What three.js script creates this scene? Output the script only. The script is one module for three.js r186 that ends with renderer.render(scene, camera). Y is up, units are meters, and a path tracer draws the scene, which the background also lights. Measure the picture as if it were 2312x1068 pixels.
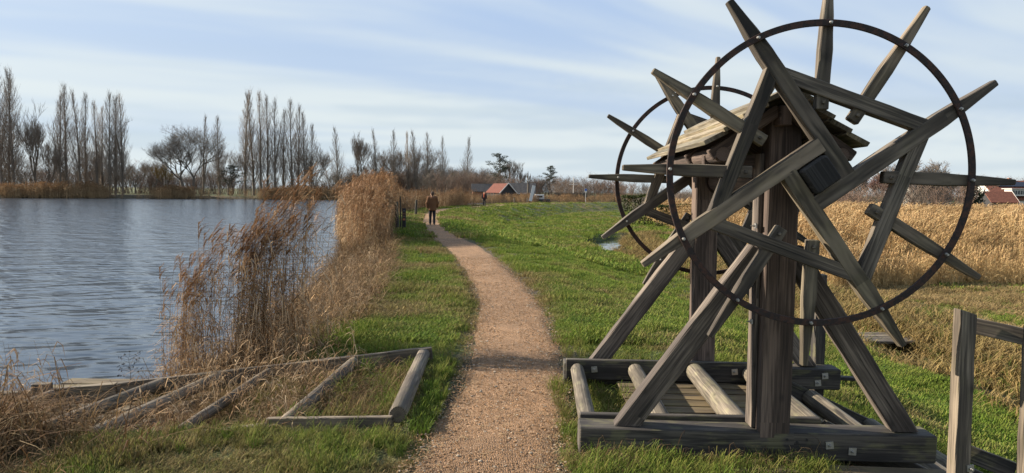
import * as THREE from 'three';
import { MarchingCubes } from 'three/addons/objects/MarchingCubes.js';
import { mergeGeometries, toCreasedNormals } from 'three/addons/utils/BufferGeometryUtils.js';

// ------------------------------------------------------------------ camera, sky, sun, exposure
const scene = new THREE.Scene();
const EYE = 1.72;
const camera = new THREE.PerspectiveCamera(36.91, 2312 / 1068, 0.05, 3000);
camera.position.set(0, EYE, 0);
camera.lookAt(0, EYE - Math.tan(Math.atan(102 / 1600)) * 10, -10);
camera.rotateZ(THREE.MathUtils.degToRad(0.7));
camera.updateMatrixWorld();

const renderer = new THREE.WebGLRenderer({ antialias: true });
renderer.toneMapping = THREE.LinearToneMapping;
renderer.toneMappingExposure = 2.3;
renderer.shadowMap.enabled = true;

const SUN_AZ = THREE.MathUtils.degToRad(12), SUN_EL = THREE.MathUtils.degToRad(26);
const sunDir = new THREE.Vector3(-Math.cos(SUN_AZ) * Math.cos(SUN_EL), Math.sin(SUN_EL), -Math.sin(SUN_AZ) * Math.cos(SUN_EL));
const sun = new THREE.DirectionalLight(new THREE.Color().setRGB(1.0, 0.87, 0.70), 4.95);
sun.position.copy(sunDir).multiplyScalar(120);
sun.castShadow = true;
sun.shadow.mapSize.set(4096, 4096);
Object.assign(sun.shadow.camera, { left: -60, right: 60, top: 60, bottom: -60, near: 1, far: 400 });
sun.shadow.radius = 1.2;
scene.add(sun, sun.target);

// ------------------------------------------------------------------ random numbers and noise
function rng(seed) {
  let a = seed >>> 0;
  return () => { a = (a + 0x6D2B79F5) | 0; let t = Math.imul(a ^ (a >>> 15), 1 | a); t = (t + Math.imul(t ^ (t >>> 7), 61 | t)) ^ t; return ((t ^ (t >>> 14)) >>> 0) / 4294967296; };
}
const PERM = (() => { const r = rng(77), p = [...Array(256).keys()]; for (let i = 255; i > 0; i--) { const j = Math.floor(r() * (i + 1)); [p[i], p[j]] = [p[j], p[i]]; } return new Uint8Array([...p, ...p]); })();
const VAL = (() => { const r = rng(99); return new Float32Array(256).map(() => r() * 2 - 1); })();
function vnoise(x, y, per = 256) {                    // value noise, -1..1, optionally periodic
  const xi = Math.floor(x), yi = Math.floor(y), fx = x - xi, fy = y - yi;
  const u = fx * fx * fx * (fx * (fx * 6 - 15) + 10), v = fy * fy * fy * (fy * (fy * 6 - 15) + 10);
  const m = (a) => ((a % per) + per) % per & 255;
  const x0 = m(xi), x1 = m(xi + 1), y0 = m(yi), y1 = m(yi + 1);
  const a = VAL[PERM[PERM[x0] + y0]], b = VAL[PERM[PERM[x1] + y0]], c = VAL[PERM[PERM[x0] + y1]], d = VAL[PERM[PERM[x1] + y1]];
  return a + (b - a) * u + (c - a) * v + (a - b - c + d) * u * v;
}
function fbm(x, y, oct = 4, per = 256) { let s = 0, a = 0.5, f = 1; for (let i = 0; i < oct; i++) { s += a * vnoise(x * f + i * 17, y * f + i * 31, per * f > 256 ? 256 : per * f); a *= 0.5; f *= 2; } return s; }
const sstep = (a, b, x) => { const t = Math.min(1, Math.max(0, (x - a) / (b - a))); return t * t * (3 - 2 * t); };
const lerp = (a, b, t) => a + (b - a) * t;
const V = (x, y, z) => new THREE.Vector3(x, y, z);
const lin = (r, g, b) => new THREE.Color().setRGB(r, g, b);

const T0 = Date.now(), lap = () => T0;
// ------------------------------------------------------------------ the sky: air and thin cirrus streaks
{
  const W = 1536, H = 768, data = new Float32Array(W * H * 4);
  const AIR = 0.43, SA = 1.12, ca = Math.cos(SA), sa = Math.sin(SA);   // the streaks run away to the right
  for (let j = 0; j < H; j++) {
    const el = ((j + 0.5) / H - 0.5) * Math.PI, sy = Math.sin(el), cy = Math.cos(el);
    for (let i = 0; i < W; i++) {
      const az = ((i + 0.5) / W - 0.5) * Math.PI * 2, dx = Math.cos(az) * cy, dz = Math.sin(az) * cy;
      const k = (j * W + i) * 4;
      const up = Math.max(sy, 0);
      const toSun = Math.max(0, dx * sunDir.x + sy * sunDir.y + dz * sunDir.z);
      const t = Math.pow(1 - up, 5);                       // 1 at the horizon
      let r = lerp(0.385, 0.68, t), g = lerp(0.55, 0.775, t), b = lerp(0.86, 0.82, t);
      const gl = Math.pow(toSun, 5) * 0.30 + Math.pow(toSun, 1.5) * 0.06;
      r += gl; g += gl * 0.96; b += gl * 0.72;
      // cirrus: a layer high up, its veils drawn out along one direction
      const q = 1 / (up + 0.09), X = dx * q, Z = dz * q;
      const a = X * sa - Z * ca, c = X * ca + Z * sa;
      const w1 = fbm(a * 0.25 + 3, c * 0.5 + 9, 3) * 0.9;
      let cl = 0.72 + 0.95 * fbm(a * 0.30 + 11, c * 1.5 + w1 * 1.2 + 40, 5) + 0.45 * fbm(a * 0.7 + 5, c * 5.2 + w1 * 3 + 7, 4) + 0.6 * fbm(a * 0.2 + 60, c * 0.45 + 12, 2);
      cl = sstep(0.10, 1.12, cl);
      // low bands of grey-blue stratus far off
      const ban = fbm(az * 3 + 8, el * 55, 4) * 0.9 + 0.35 * fbm(az * 9, el * 160 + 3, 3);
      const low = sstep(0.19, 0.03, Math.abs(el - 0.05) * 1.2) * sstep(-0.02, 0.35, ban + 0.02);
      const vz = 0.93 * cl * (0.35 + 0.65 * (1 - up * 0.5));
      const wr = 0.775 + gl * 0.6, wg = 0.855 + gl * 0.55, wb = 0.875 + gl * 0.4;
      r = lerp(r, wr, vz); g = lerp(g, wg, vz); b = lerp(b, wb, vz);
      r = lerp(r, 0.52 + gl, low * 0.5); g = lerp(g, 0.64 + gl, low * 0.5); b = lerp(b, 0.75 + gl * 0.8, low * 0.5);
      if (sy < 0) { const m = Math.min(1, -sy * 6); r = lerp(r, 0.16, m); g = lerp(g, 0.17, m); b = lerp(b, 0.14, m); }
      data[k] = r * AIR; data[k + 1] = g * AIR; data[k + 2] = b * AIR; data[k + 3] = 1;
    }
  }
  const sky = new THREE.DataTexture(data, W, H, THREE.RGBAFormat, THREE.FloatType);
  sky.mapping = THREE.EquirectangularReflectionMapping; sky.magFilter = THREE.LinearFilter; sky.minFilter = THREE.LinearFilter;
  sky.wrapS = THREE.RepeatWrapping; sky.needsUpdate = true;
  scene.background = sky; scene.environment = sky;
}

lap('sky');
// ------------------------------------------------------------------ naming and grouping
const taken = {};
function numbered(name) { const n = taken[name] = (taken[name] ?? -1) + 1; return n ? name + '_' + String(n).padStart(3, '0') : name; }
function tag(o, label, category, group, kind) { o.userData.label = label; o.userData.category = category; if (group) o.userData.group = group; if (kind) o.userData.kind = kind; return o; }
function thing(name, label, category, p = [0, 0, 0], turn = 0, group) {
  const g = new THREE.Group(); g.name = numbered(name); g.position.set(...p); g.rotation.y = turn; scene.add(g);
  return tag(g, label, category, group);
}
function part(parent, name, geo, mat, label) { const m = new THREE.Mesh(geo, mat); m.name = name; parent.add(m); if (label) m.userData.label = label; return m; }
function setting(name, geo, mat, label) { const m = new THREE.Mesh(geo, mat); m.name = numbered(name); m.userData.kind = 'structure'; if (label) m.userData.label = label; scene.add(m); return m; }

// ------------------------------------------------------------------ textures and materials
function tex(w, h, fn, srgb, rep) {
  const d = new Uint8Array(w * h * 4), o = [0, 0, 0];
  for (let j = 0; j < h; j++) for (let i = 0; i < w; i++) { fn(i / w, j / h, o, i, j); const k = (j * w + i) * 4; for (let q = 0; q < 3; q++) d[k + q] = Math.max(0, Math.min(255, Math.round(o[q] * 255))); d[k + 3] = 255; }
  const t = new THREE.DataTexture(d, w, h); t.wrapS = t.wrapT = THREE.RepeatWrapping; t.magFilter = THREE.LinearFilter; t.minFilter = THREE.LinearMipmapLinearFilter; t.generateMipmaps = true;
  if (srgb) t.colorSpace = THREE.SRGBColorSpace;
  if (rep) t.repeat.set(...rep);
  t.needsUpdate = true; return t;
}
const S = (c) => c <= 0.0031308 ? c * 12.92 : 1.055 * Math.pow(c, 1 / 2.4) - 0.055;
// weathered wood: u across the grain (0.5 m per tile), v along it (2 m per tile)
function grain(u, v, k) {
  const warp = 0.02 * fbm(u * 6 + k, v * 4, 3, 4);
  const g1 = fbm((u + warp) * 64 + k * 7, v * 8, 4, 64), g2 = vnoise((u + warp) * 128 + k, v * 16, 128);
  const crack = sstep(0.58, 0.82, vnoise((u + warp * 1.5) * 44 + k * 3, v * 5 + 9, 44)) * sstep(-0.2, 0.5, vnoise(u * 8 + 5, v * 8 + k, 8));
  const blot = fbm(u * 4 + k * 5, v * 4 + 3, 4, 4);
  const knot = (() => { let s = 0; for (const [ku, kv] of [[0.22, 0.31], [0.71, 0.78], [0.48, 0.08]]) { const dx = (u - ku) * 0.5, dy = (v - kv) * 2 * 0.55; s += Math.exp(-(dx * dx + dy * dy) / 0.00022); } return s; })();
  return [g1, g2, crack, blot, knot];
}
function woodSet(k, base, streak, moss, rough = 0.85) {
  const map = tex(192, 512, (u, v, o) => {
    const [g1, g2, cr, bl, kn] = grain(u, v, k);
    let f = 1 + 0.55 * g1 + 0.25 * g2 + 0.3 * bl; f *= (1 - 0.72 * cr) * (1 - 0.5 * Math.min(1, kn)); f = Math.max(0.25, f);
    const s = sstep(-0.15, 0.5, bl + 0.5 * g1), ms = moss ? sstep(0.05, 0.45, fbm(u * 8 + k, v * 16 + k * 3, 4, 8) + 0.15 * g2) * moss[3] : 0;
    for (let q = 0; q < 3; q++) o[q] = S(Math.max(0, lerp(lerp(base[q], streak[q], s) * f, moss ? moss[q] * f : 0, ms)));
  }, true, [2, 0.5]);
  return new THREE.MeshStandardMaterial({ map, bumpMap: woodBump, bumpScale: 0.0012, roughness: rough });
}
const woodBump = tex(192, 512, (u, v, o) => { const [g1, g2, cr, , kn] = grain(u, v, 1); const h = 0.55 + 0.38 * g1 + 0.12 * g2 - 0.4 * cr - 0.1 * Math.min(1, kn); o[0] = o[1] = o[2] = h; }, false, [2, 0.5]);
const rustMap = tex(256, 256, (u, v, o) => { const n = sstep(-0.25, 0.4, fbm(u * 16, v * 16, 4, 16)), f = 0.8 + 0.5 * fbm(u * 64 + 4, v * 64, 2, 64); o[0] = S(lerp(0.022, 0.062, n) * f); o[1] = S(lerp(0.014, 0.026, n) * f); o[2] = S(lerp(0.013, 0.016, n) * f); }, true, [3, 3]);
const M = {
  spoke: woodSet(1, [0.056, 0.046, 0.036], [0.128, 0.107, 0.083], [0.11, 0.098, 0.055, 0.22]),
  post: woodSet(2, [0.058, 0.040, 0.032], [0.115, 0.083, 0.066], null),
  brace: woodSet(3, [0.062, 0.049, 0.041], [0.135, 0.11, 0.088], null),
  sill: woodSet(4, [0.026, 0.023, 0.021], [0.062, 0.054, 0.045], [0.13, 0.125, 0.055, 0.4]),
  roof: woodSet(5, [0.12, 0.103, 0.072], [0.195, 0.168, 0.124], [0.105, 0.10, 0.05, 0.5]),
  log: woodSet(6, [0.08, 0.067, 0.049], [0.14, 0.119, 0.09], [0.20, 0.19, 0.10, 0.3]),
  deck: woodSet(7, [0.085, 0.064, 0.036], [0.135, 0.103, 0.06], [0.14, 0.12, 0.05, 0.5]),
  old: woodSet(8, [0.075, 0.060, 0.045], [0.15, 0.122, 0.09], [0.11, 0.098, 0.052, 0.3]),
  hub: woodSet(9, [0.016, 0.015, 0.015], [0.028, 0.026, 0.025], null, 0.95),
  iron: new THREE.MeshStandardMaterial({ map: rustMap, roughness: 0.75, metalness: 0.1, bumpMap: tex(256, 256, (u, v, o) => { o[0] = o[1] = o[2] = 0.5 + 0.5 * fbm(u * 32, v * 32, 3, 32); }, false, [6, 6]), bumpScale: 0.001 }),
  steel: new THREE.MeshStandardMaterial({ color: lin(0.40, 0.395, 0.38), roughness: 0.52, metalness: 1 }),
};
const tints = (m) => [[1, 1, 1], [0.74, 0.72, 0.70], [1.28, 1.22, 1.12], [0.98, 0.96, 0.84]].map((c) => { const k = m.clone(); k.color = lin(...c); return k; });   // boards of one kind never weather alike
M.spokes = tints(M.spoke); M.decks = tints(M.deck); M.roofs = tints(M.roof);
const flat = (r, g, b, o = {}) => new THREE.MeshStandardMaterial({ color: lin(r, g, b), roughness: 0.9, ...o });
const leafy = (o = {}) => new THREE.MeshPhysicalMaterial({ color: 0xffffff, vertexColors: true, roughness: 0.95, side: THREE.DoubleSide, transmission: 0.28, thickness: 0, specularIntensity: 0.25, ...o });

// ------------------------------------------------------------------ mesh helpers
let uvOff = 0;
// a squared timber from A to B: stations [t, width, depth] along it, chamfered edges, grain along its length; n = the way its broad face points
function bar(A, B, w, d, { n = V(0, 0, 1), st, ch = 0.006, wob = 0.0015, segs = 6 } = {}) {
  const y = B.clone().sub(A), L = y.length(); y.normalize();
  const z = n.clone().addScaledVector(y, -n.dot(y)).normalize(), x = V(0, 0, 0).crossVectors(y, z);
  st = st ?? [[0, w, d], [1, w, d]];
  const at = (t) => { for (let i = 1; i < st.length; i++) if (t <= st[i][0] + 1e-9) { const f = (t - st[i - 1][0]) / (st[i][0] - st[i - 1][0]); return [lerp(st[i - 1][1], st[i][1], f), lerp(st[i - 1][2], st[i][2], f)]; } return st[st.length - 1].slice(1); };
  const ts = new Set([0, 1, ch / L, 1 - ch / L]); st.forEach((s) => { if (s[0] > ch / L && s[0] < 1 - ch / L) ts.add(s[0]); }); for (let i = 1; i < segs; i++) ts.add(i / segs);
  const T = [...ts].sort((a, b) => a - b), rings = [], pos = [], uv = [];
  uvOff = (uvOff + 0.371) % 7;
  const o = uvOff;
  for (const t of T) {
    let [ww, dd] = at(t); const end = t === 0 || t === 1; if (end) { ww -= ch * 1.6; dd -= ch * 1.6; }
    const a = ww / 2, b = dd / 2, c = Math.min(ch, a * 0.6, b * 0.6);
    const prof = [[-a + c, b], [a - c, b], [a, b - c], [a, -b + c], [a - c, -b], [-a + c, -b], [-a, -b + c], [-a, b - c]];
    rings.push(prof.map(([px, pz], i) => { const j = end ? 0 : wob * vnoise(t * 13 + i * 3 + o * 11, o * 5); return A.clone().addScaledVector(y, t * L).addScaledVector(x, px + j * Math.sign(px)).addScaledVector(z, pz + j * Math.sign(pz)); }));
  }
  const per = [0]; for (let i = 0; i < 8; i++) per.push(per[i] + rings[1][i].distanceTo(rings[1][(i + 1) % 8]));
  const push = (p, u, v) => { pos.push(p.x, p.y, p.z); uv.push(u, v); };
  for (let r = 0; r + 1 < T.length; r++) for (let i = 0; i < 8; i++) {
    const k = (i + 1) % 8, a = rings[r][i], b = rings[r][k], c = rings[r + 1][k], e = rings[r + 1][i], u0 = per[i] + o, u1 = per[i + 1] + o, v0 = T[r] * L + o * 1.7, v1 = T[r + 1] * L + o * 1.7;
    push(a, u0, v0); push(c, u1, v1); push(b, u1, v0); push(a, u0, v0); push(e, u0, v1); push(c, u1, v1);
  }
  for (const [ri, s] of [[0, 1], [T.length - 1, -1]]) { const R = rings[ri]; for (let i = 1; i < 7; i++) { const tri = s > 0 ? [R[0], R[i], R[i + 1]] : [R[0], R[i + 1], R[i]]; for (const p of tri) { const q = p.clone().sub(A); push(p, q.dot(x) + o, q.dot(z) * 0.3 + o); } } }
  const g = new THREE.BufferGeometry(); g.setAttribute('position', new THREE.Float32BufferAttribute(pos, 3)); g.setAttribute('uv', new THREE.Float32BufferAttribute(uv, 2));
  g.computeVertexNormals();
  return g;
}
// a round log
function log(A, B, r0, r1 = r0, { sides = 16, wob = 0.04, seed = 1, segs = 8 } = {}) {
  const y = B.clone().sub(A), L = y.length(); y.normalize();
  const h = Math.abs(y.y) > 0.9 ? V(1, 0, 0) : V(0, 1, 0), x = V(0, 0, 0).crossVectors(y, h).normalize(), z = V(0, 0, 0).crossVectors(x, y);
  const pos = [], uv = [], idx = [], b = 0.012 / L;
  const T = [0, b, ...Array.from({ length: segs - 1 }, (_, i) => (i + 1) / segs), 1 - b, 1];
  T.forEach((t, ti) => { for (let i = 0; i <= sides; i++) { const a = i / sides * Math.PI * 2, e = ti === 0 || ti === T.length - 1 ? 0.88 : 1; const r = lerp(r0, r1, t) * e * (1 + wob * vnoise(Math.cos(a) * 1.4 + seed * 9, Math.sin(a) * 1.4 + t * L * 2.2)); const p = A.clone().addScaledVector(y, t * L).addScaledVector(x, Math.cos(a) * r).addScaledVector(z, Math.sin(a) * r); pos.push(p.x, p.y, p.z); uv.push(i / sides * Math.PI * 2 * r0 + seed * 0.31, t * L + seed * 0.7); } });
  const n = sides + 1;
  for (let t = 0; t + 1 < T.length; t++) for (let i = 0; i < sides; i++) { const a = t * n + i; idx.push(a, a + 1, a + n, a + 1, a + n + 1, a + n); }
  const g0 = new THREE.BufferGeometry(); g0.setAttribute('position', new THREE.Float32BufferAttribute(pos, 3)); g0.setAttribute('uv', new THREE.Float32BufferAttribute(uv, 2)); g0.setIndex(idx); g0.computeVertexNormals();
  const caps = [g0.toNonIndexed()];
  for (const [t, s] of [[0, 1], [T.length - 1, -1]]) { const cp = [], cu = []; const C = t ? B : A; for (let i = 0; i < sides; i++) { const a = (t * n + i) * 3, c = (t * n + i + 1) * 3; const tri = s > 0 ? [a, c] : [c, a]; cp.push(C.x, C.y, C.z, pos[tri[1]], pos[tri[1] + 1], pos[tri[1] + 2], pos[tri[0]], pos[tri[0] + 1], pos[tri[0] + 2]); cu.push(0.1, 0.1, 0.12, 0.13, 0.14, 0.1); } const g = new THREE.BufferGeometry(); g.setAttribute('position', new THREE.Float32BufferAttribute(cp, 3)); g.setAttribute('uv', new THREE.Float32BufferAttribute(cu, 2)); g.computeVertexNormals(); caps.push(g); }
  return mergeGeometries(caps);
}
// a mesh builder with vertex colours, for twigs, blades and leaves
class MB {
  constructor() { this.p = []; this.n = []; this.c = []; }
  tri(a, b, c, col) {
    const ux = b[0] - a[0], uy = b[1] - a[1], uz = b[2] - a[2], vx = c[0] - a[0], vy = c[1] - a[1], vz = c[2] - a[2];
    let nx = uy * vz - uz * vy, ny = uz * vx - ux * vz, nz = ux * vy - uy * vx; const l = Math.hypot(nx, ny, nz) || 1; nx /= l; ny /= l; nz /= l;
    this.p.push(...a, ...b, ...c); for (let i = 0; i < 3; i++) { this.n.push(nx, ny, nz); this.c.push(col[0], col[1], col[2]); }
  }
  quad(a, b, c, d, col) { this.tri(a, b, c, col); this.tri(a, c, d, col); }
  ribbon(pts, ws, side, col) { for (let i = 0; i + 1 < pts.length; i++) { const a = pts[i], b = pts[i + 1], w = ws[i], v = ws[i + 1]; const A = [a[0] - side[0] * w, a[1] - side[1] * w, a[2] - side[2] * w], B = [a[0] + side[0] * w, a[1] + side[1] * w, a[2] + side[2] * w]; if (v < 1e-5) this.tri(A, B, b, col); else this.quad(A, B, [b[0] + side[0] * v, b[1] + side[1] * v, b[2] + side[2] * v], [b[0] - side[0] * v, b[1] - side[1] * v, b[2] - side[2] * v], col); } }
  tube(pts, rs, col, sides = 3) {
    let prev = null;
    for (let i = 0; i < pts.length; i++) {
      const a = pts[Math.max(0, i - 1)], b = pts[Math.min(pts.length - 1, i + 1)];
      let dx = b[0] - a[0], dy = b[1] - a[1], dz = b[2] - a[2]; const l = Math.hypot(dx, dy, dz) || 1; dx /= l; dy /= l; dz /= l;
      let ux, uy, uz; if (Math.abs(dy) > 0.8) { ux = 0; uy = dz; uz = -dy; } else { ux = -dz; uy = 0; uz = dx; } const ul = Math.hypot(ux, uy, uz) || 1; ux /= ul; uy /= ul; uz /= ul;
      const vx = dy * uz - dz * uy, vy = dz * ux - dx * uz, vz = dx * uy - dy * ux, ring = [];
      for (let s = 0; s < sides; s++) { const t = s / sides * Math.PI * 2, c = Math.cos(t) * rs[i], n = Math.sin(t) * rs[i]; ring.push([pts[i][0] + ux * c + vx * n, pts[i][1] + uy * c + vy * n, pts[i][2] + uz * c + vz * n]); }
      if (prev) for (let s = 0; s < sides; s++) { const k = (s + 1) % sides; if (rs[i] < 1e-4) this.tri(prev[s], prev[k], pts[i], col); else this.quad(prev[s], prev[k], ring[k], ring[s], col); }
      prev = ring;
    }
  }
  geo() { const g = new THREE.BufferGeometry(); g.setAttribute('position', new THREE.Float32BufferAttribute(this.p, 3)); g.setAttribute('normal', new THREE.Float32BufferAttribute(this.n, 3)); g.setAttribute('color', new THREE.Float32BufferAttribute(this.c, 3)); return g; }
}
function instanced(name, label, category, geo, mat, list, group) {
  const m = new THREE.InstancedMesh(geo, mat, list.length), q = new THREE.Quaternion(), e = new THREE.Euler(), mt = new THREE.Matrix4(), s = V(1, 1, 1), p = V(0, 0, 0);
  list.forEach((it, i) => { e.set(it.tx ?? 0, it.ry ?? 0, it.tz ?? 0, 'YXZ'); q.setFromEuler(e); s.set(it.s * (it.sw ?? 1), it.s * (it.sh ?? 1), it.s * (it.sw ?? 1)); p.set(it.x, it.y, it.z); mt.compose(p, q, s); m.setMatrixAt(i, mt); if (it.c) m.setColorAt(i, it.c); });
  m.name = numbered(name); tag(m, label, category, group, 'stuff'); scene.add(m); return m;
}

// ------------------------------------------------------------------ the lie of the land (metres; the camera looks towards -z, so distances below are -z)
const PATH = [[-2.2, -14], [-1.1, -6], [-0.45, 0], [-0.16, 4.2], [-0.10, 4.9], [0.02, 6.5], [0.03, 8.3], [0.01, 10.2], [-0.17, 12.5], [-0.64, 16.3], [-1.4, 21.3], [-2.69, 27.5], [-3.84, 34.3], [-5.3, 45.7], [-6.1, 55], [-6.0, 66], [-3.4, 80], [-0.2, 93.5], [4.2, 107], [19, 123], [45, 138], [90, 152], [200, 165], [420, 175]];
const pathCurve = new THREE.CatmullRomCurve3(PATH.map(([x, z]) => V(x, 0, -z)), false, 'centripetal');
const PS = []; { const N = 420; for (let i = 0; i <= N; i++) { const t = i / N; const u = t < 0.75 ? t / 0.75 * 0.62 : 0.62 + (t - 0.75) / 0.25 * 0.38; const p = pathCurve.getPoint(Math.min(1, u * 1.0)); PS.push([p.x, p.z]); } }
function distPoly(P, x, z) {              // signed distance (right of travel is positive), index
  let best = 1e9, sd = 0, bi = 0, i0 = 0, i1 = P.length - 1;
  if (i1 > 60) {                          // long curves: find the nearest stretch first
    let bd = 1e9, bk = 0; for (let i = 0; i <= i1; i += 6) { const d = (P[i][0] - x) ** 2 + (P[i][1] - z) ** 2; if (d < bd) { bd = d; bk = i; } }
    i0 = Math.max(0, bk - 8); i1 = Math.min(i1, bk + 8);
  }
  for (let i = i0; i < i1; i++) {
    const ax = P[i][0], az = P[i][1], ex = P[i + 1][0] - ax, ez = P[i + 1][1] - az, l2 = ex * ex + ez * ez || 1e-9;
    let t = ((x - ax) * ex + (z - az) * ez) / l2; t = t < 0 ? 0 : t > 1 ? 1 : t;
    const qx = x - ax - ex * t, qz = z - az - ez * t, d = qx * qx + qz * qz;
    if (d < best) { best = d; bi = i + t; sd = ex * (z - az) - ez * (x - ax); }
  }
  return [Math.sign(sd || 1) * Math.sqrt(best), bi];
}
const DITCH = [[8.6, -12], [7.9, 0], [7.75, 10.6], [7.65, 14.4], [7.2, 22], [6.3, 34], [5.7, 40], [5.9, 45], [8, 50], [12, 53], [24, 57], [60, 62], [160, 70]].map(([x, z]) => [x, -z]);
const SHORE = [[-420, 60], [-140, 108], [-86, 119], [-60, 136], [-37, 145], [-25, 141], [-13, 126], [4, 124], [14, 136], [34, 158], [90, 176], [200, 190], [420, 200]].map(([x, z]) => [x, -z]);
const LAKE_Y = -0.45, DITCH_Y = -1.57, POLDER = -1.25;
const ramp_y = (x) => x < 2.08 ? 0.10 : 0.10 - (x - 2.08) * 0.46;      // the deck of the right ramp
function land(x, z) {
  const Z = -z, [d] = distPoly(PS, x, z);
  let h;
  const rough = 0.05 * fbm(x * 0.45, z * 0.45, 3) + 0.03 * fbm(x * 2.1, z * 2.1, 3);
  const off = sstep(0.5, 1.4, Math.abs(d));
  if (d >= 0) {
    const near = sstep(10, 7, Z), wr = 0.8 + 1.25 * sstep(11, 7, Z) * sstep(-3, 1, Z) + 0.4 * fbm(z * 0.15, 3, 2);
    const run = lerp(lerp(4.8, 3.5, near), 5.6, sstep(10, 30, Z));
    const t = Math.max(0, (d - wr) / run);
    h = POLDER * (t < 1 ? lerp(t * t * (1.9 - 0.9 * t), t * (1.3 - 0.3 * t), near) : 1);
    if (d > wr + run * 0.6) { const [dd] = distPoly(DITCH, x, z); const wd = Z > 36 && Z < 56 ? 0.8 : 0.16, a = Math.abs(dd); h -= 0.62 * sstep(wd + 0.75, wd, a); h += 0.12 * Math.exp(-((a - wd - 1.5) ** 2) / 0.8) * (dd > 0 ? 1 : 0.2); }
    h += rough * off * (1 + sstep(1, 4, d));
    if (x > 0.6 && x < 5.0 && Z > 4.6 && Z < 6.2) h = lerp(h, Math.min(h, ramp_y(x) - 0.14), sstep(4.62, 4.75, Z) * sstep(6.2, 6.08, Z));
  } else {
    const a = -d;
    const wl = 3.55 + 0.35 * fbm(z * 0.3, 7, 3) + 2.1 * sstep(7.2, 5.2, Z) - 0.25 * sstep(7, 8, Z) * sstep(12, 9, Z);
    h = a < wl ? -0.44 * sstep(wl - 1.7, wl + 0.9, a) * 1.35 : -0.44 * sstep(wl - 1.7, wl + 0.9, a) * 1.35 - (a - wl) * 0.22;
    h = Math.max(h, -1.3) + rough * off * 0.8;
    if (x > -5.4 && x < -0.8 && Z > 4.9 && Z < 7.1) h = Math.min(h, -0.02 - (-0.85 - x) * 0.12 );
    if (Z > 60 || x < -30) { const [sd] = distPoly(SHORE, x, z); h = Math.max(h, -1.3 + 1.45 * sstep(4, -2.5, sd) + 0.25 * sstep(-4, -30, sd) * (0.5 + fbm(x * 0.03, z * 0.03, 2))); }
  }
  if (Math.abs(d) < 1.2) h = lerp(-0.035, h, sstep(0.5, 0.8, Math.abs(d)));
  return h;
}
lap('materials');
// ---- ground sheet
{
  const ax = (n, lo, hi, c, k) => { const a = Math.asinh((lo - c) / k), b = Math.asinh((hi - c) / k); return Array.from({ length: n }, (_, i) => c + k * Math.sinh(a + (b - a) * i / (n - 1))); };
  const X = ax(380, -900, 900, 1.2, 5), Zs = ax(420, -22, 1400, 6, 5.5);
  const pos = [], col = [], uv = [], idx = [];
  for (const Z of Zs) for (const x of X) {
    const h = land(x, -Z); pos.push(x, h, -Z); uv.push(x, -Z);
    const n1 = fbm(x * 0.35, Z * 0.35, 4), n2 = fbm(x * 1.7 + 9, Z * 1.7, 3);
    let r = 0.062, g = 0.084, b = 0.018; const tan = sstep(-0.05, 0.45, n1 + 0.5 * n2 + (x > 8 && Z < 60 ? 0.25 : -0.12));
    r = lerp(r, 0.17, tan); g = lerp(g, 0.13, tan); b = lerp(b, 0.06, tan);
    const [d] = Z < 160 ? distPoly(PS, x, -Z) : [99];
    const soil = sstep(0.95, 0.45, Math.abs(d) + n2 * 0.5) * 0.8 * sstep(60, 25, Z) + (d < -1.8 && Z < 140 ? sstep(1.8, 3.4, -d) * 0.85 : 0);
    r = lerp(r, 0.085, Math.min(1, soil)); g = lerp(g, 0.06, Math.min(1, soil)); b = lerp(b, 0.036, Math.min(1, soil));
    const f = 1 + 0.5 * n2; col.push(r * f, g * f, b * f);
  }
  const n = X.length; for (let j = 0; j + 1 < Zs.length; j++) for (let i = 0; i + 1 < n; i++) { const a = j * n + i; idx.push(a, a + 1, a + n, a + 1, a + n + 1, a + n); }
  const g = new THREE.BufferGeometry(); g.setAttribute('position', new THREE.Float32BufferAttribute(pos, 3)); g.setAttribute('color', new THREE.Float32BufferAttribute(col, 3)); g.setAttribute('uv', new THREE.Float32BufferAttribute(uv, 2)); g.setIndex(idx); g.computeVertexNormals();
  const detail = tex(512, 512, (u, v, o) => { const k = 0.78 + 0.55 * fbm(u * 64, v * 64, 3, 64) + 0.3 * fbm(u * 8, v * 8, 3, 8); o[0] = k; o[1] = k * 0.98; o[2] = k * 0.92; }, false, [0.5, 0.5]);
  const bump = tex(512, 512, (u, v, o) => { o[0] = o[1] = o[2] = 0.5 + 0.7 * fbm(u * 64, v * 64, 4, 64); }, false, [0.5, 0.5]);
  setting('ground', g, new THREE.MeshStandardMaterial({ vertexColors: true, map: detail, bumpMap: bump, bumpScale: 0.05, roughness: 1 }), 'grassy dike and low meadow');
}
lap('ground');
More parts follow.
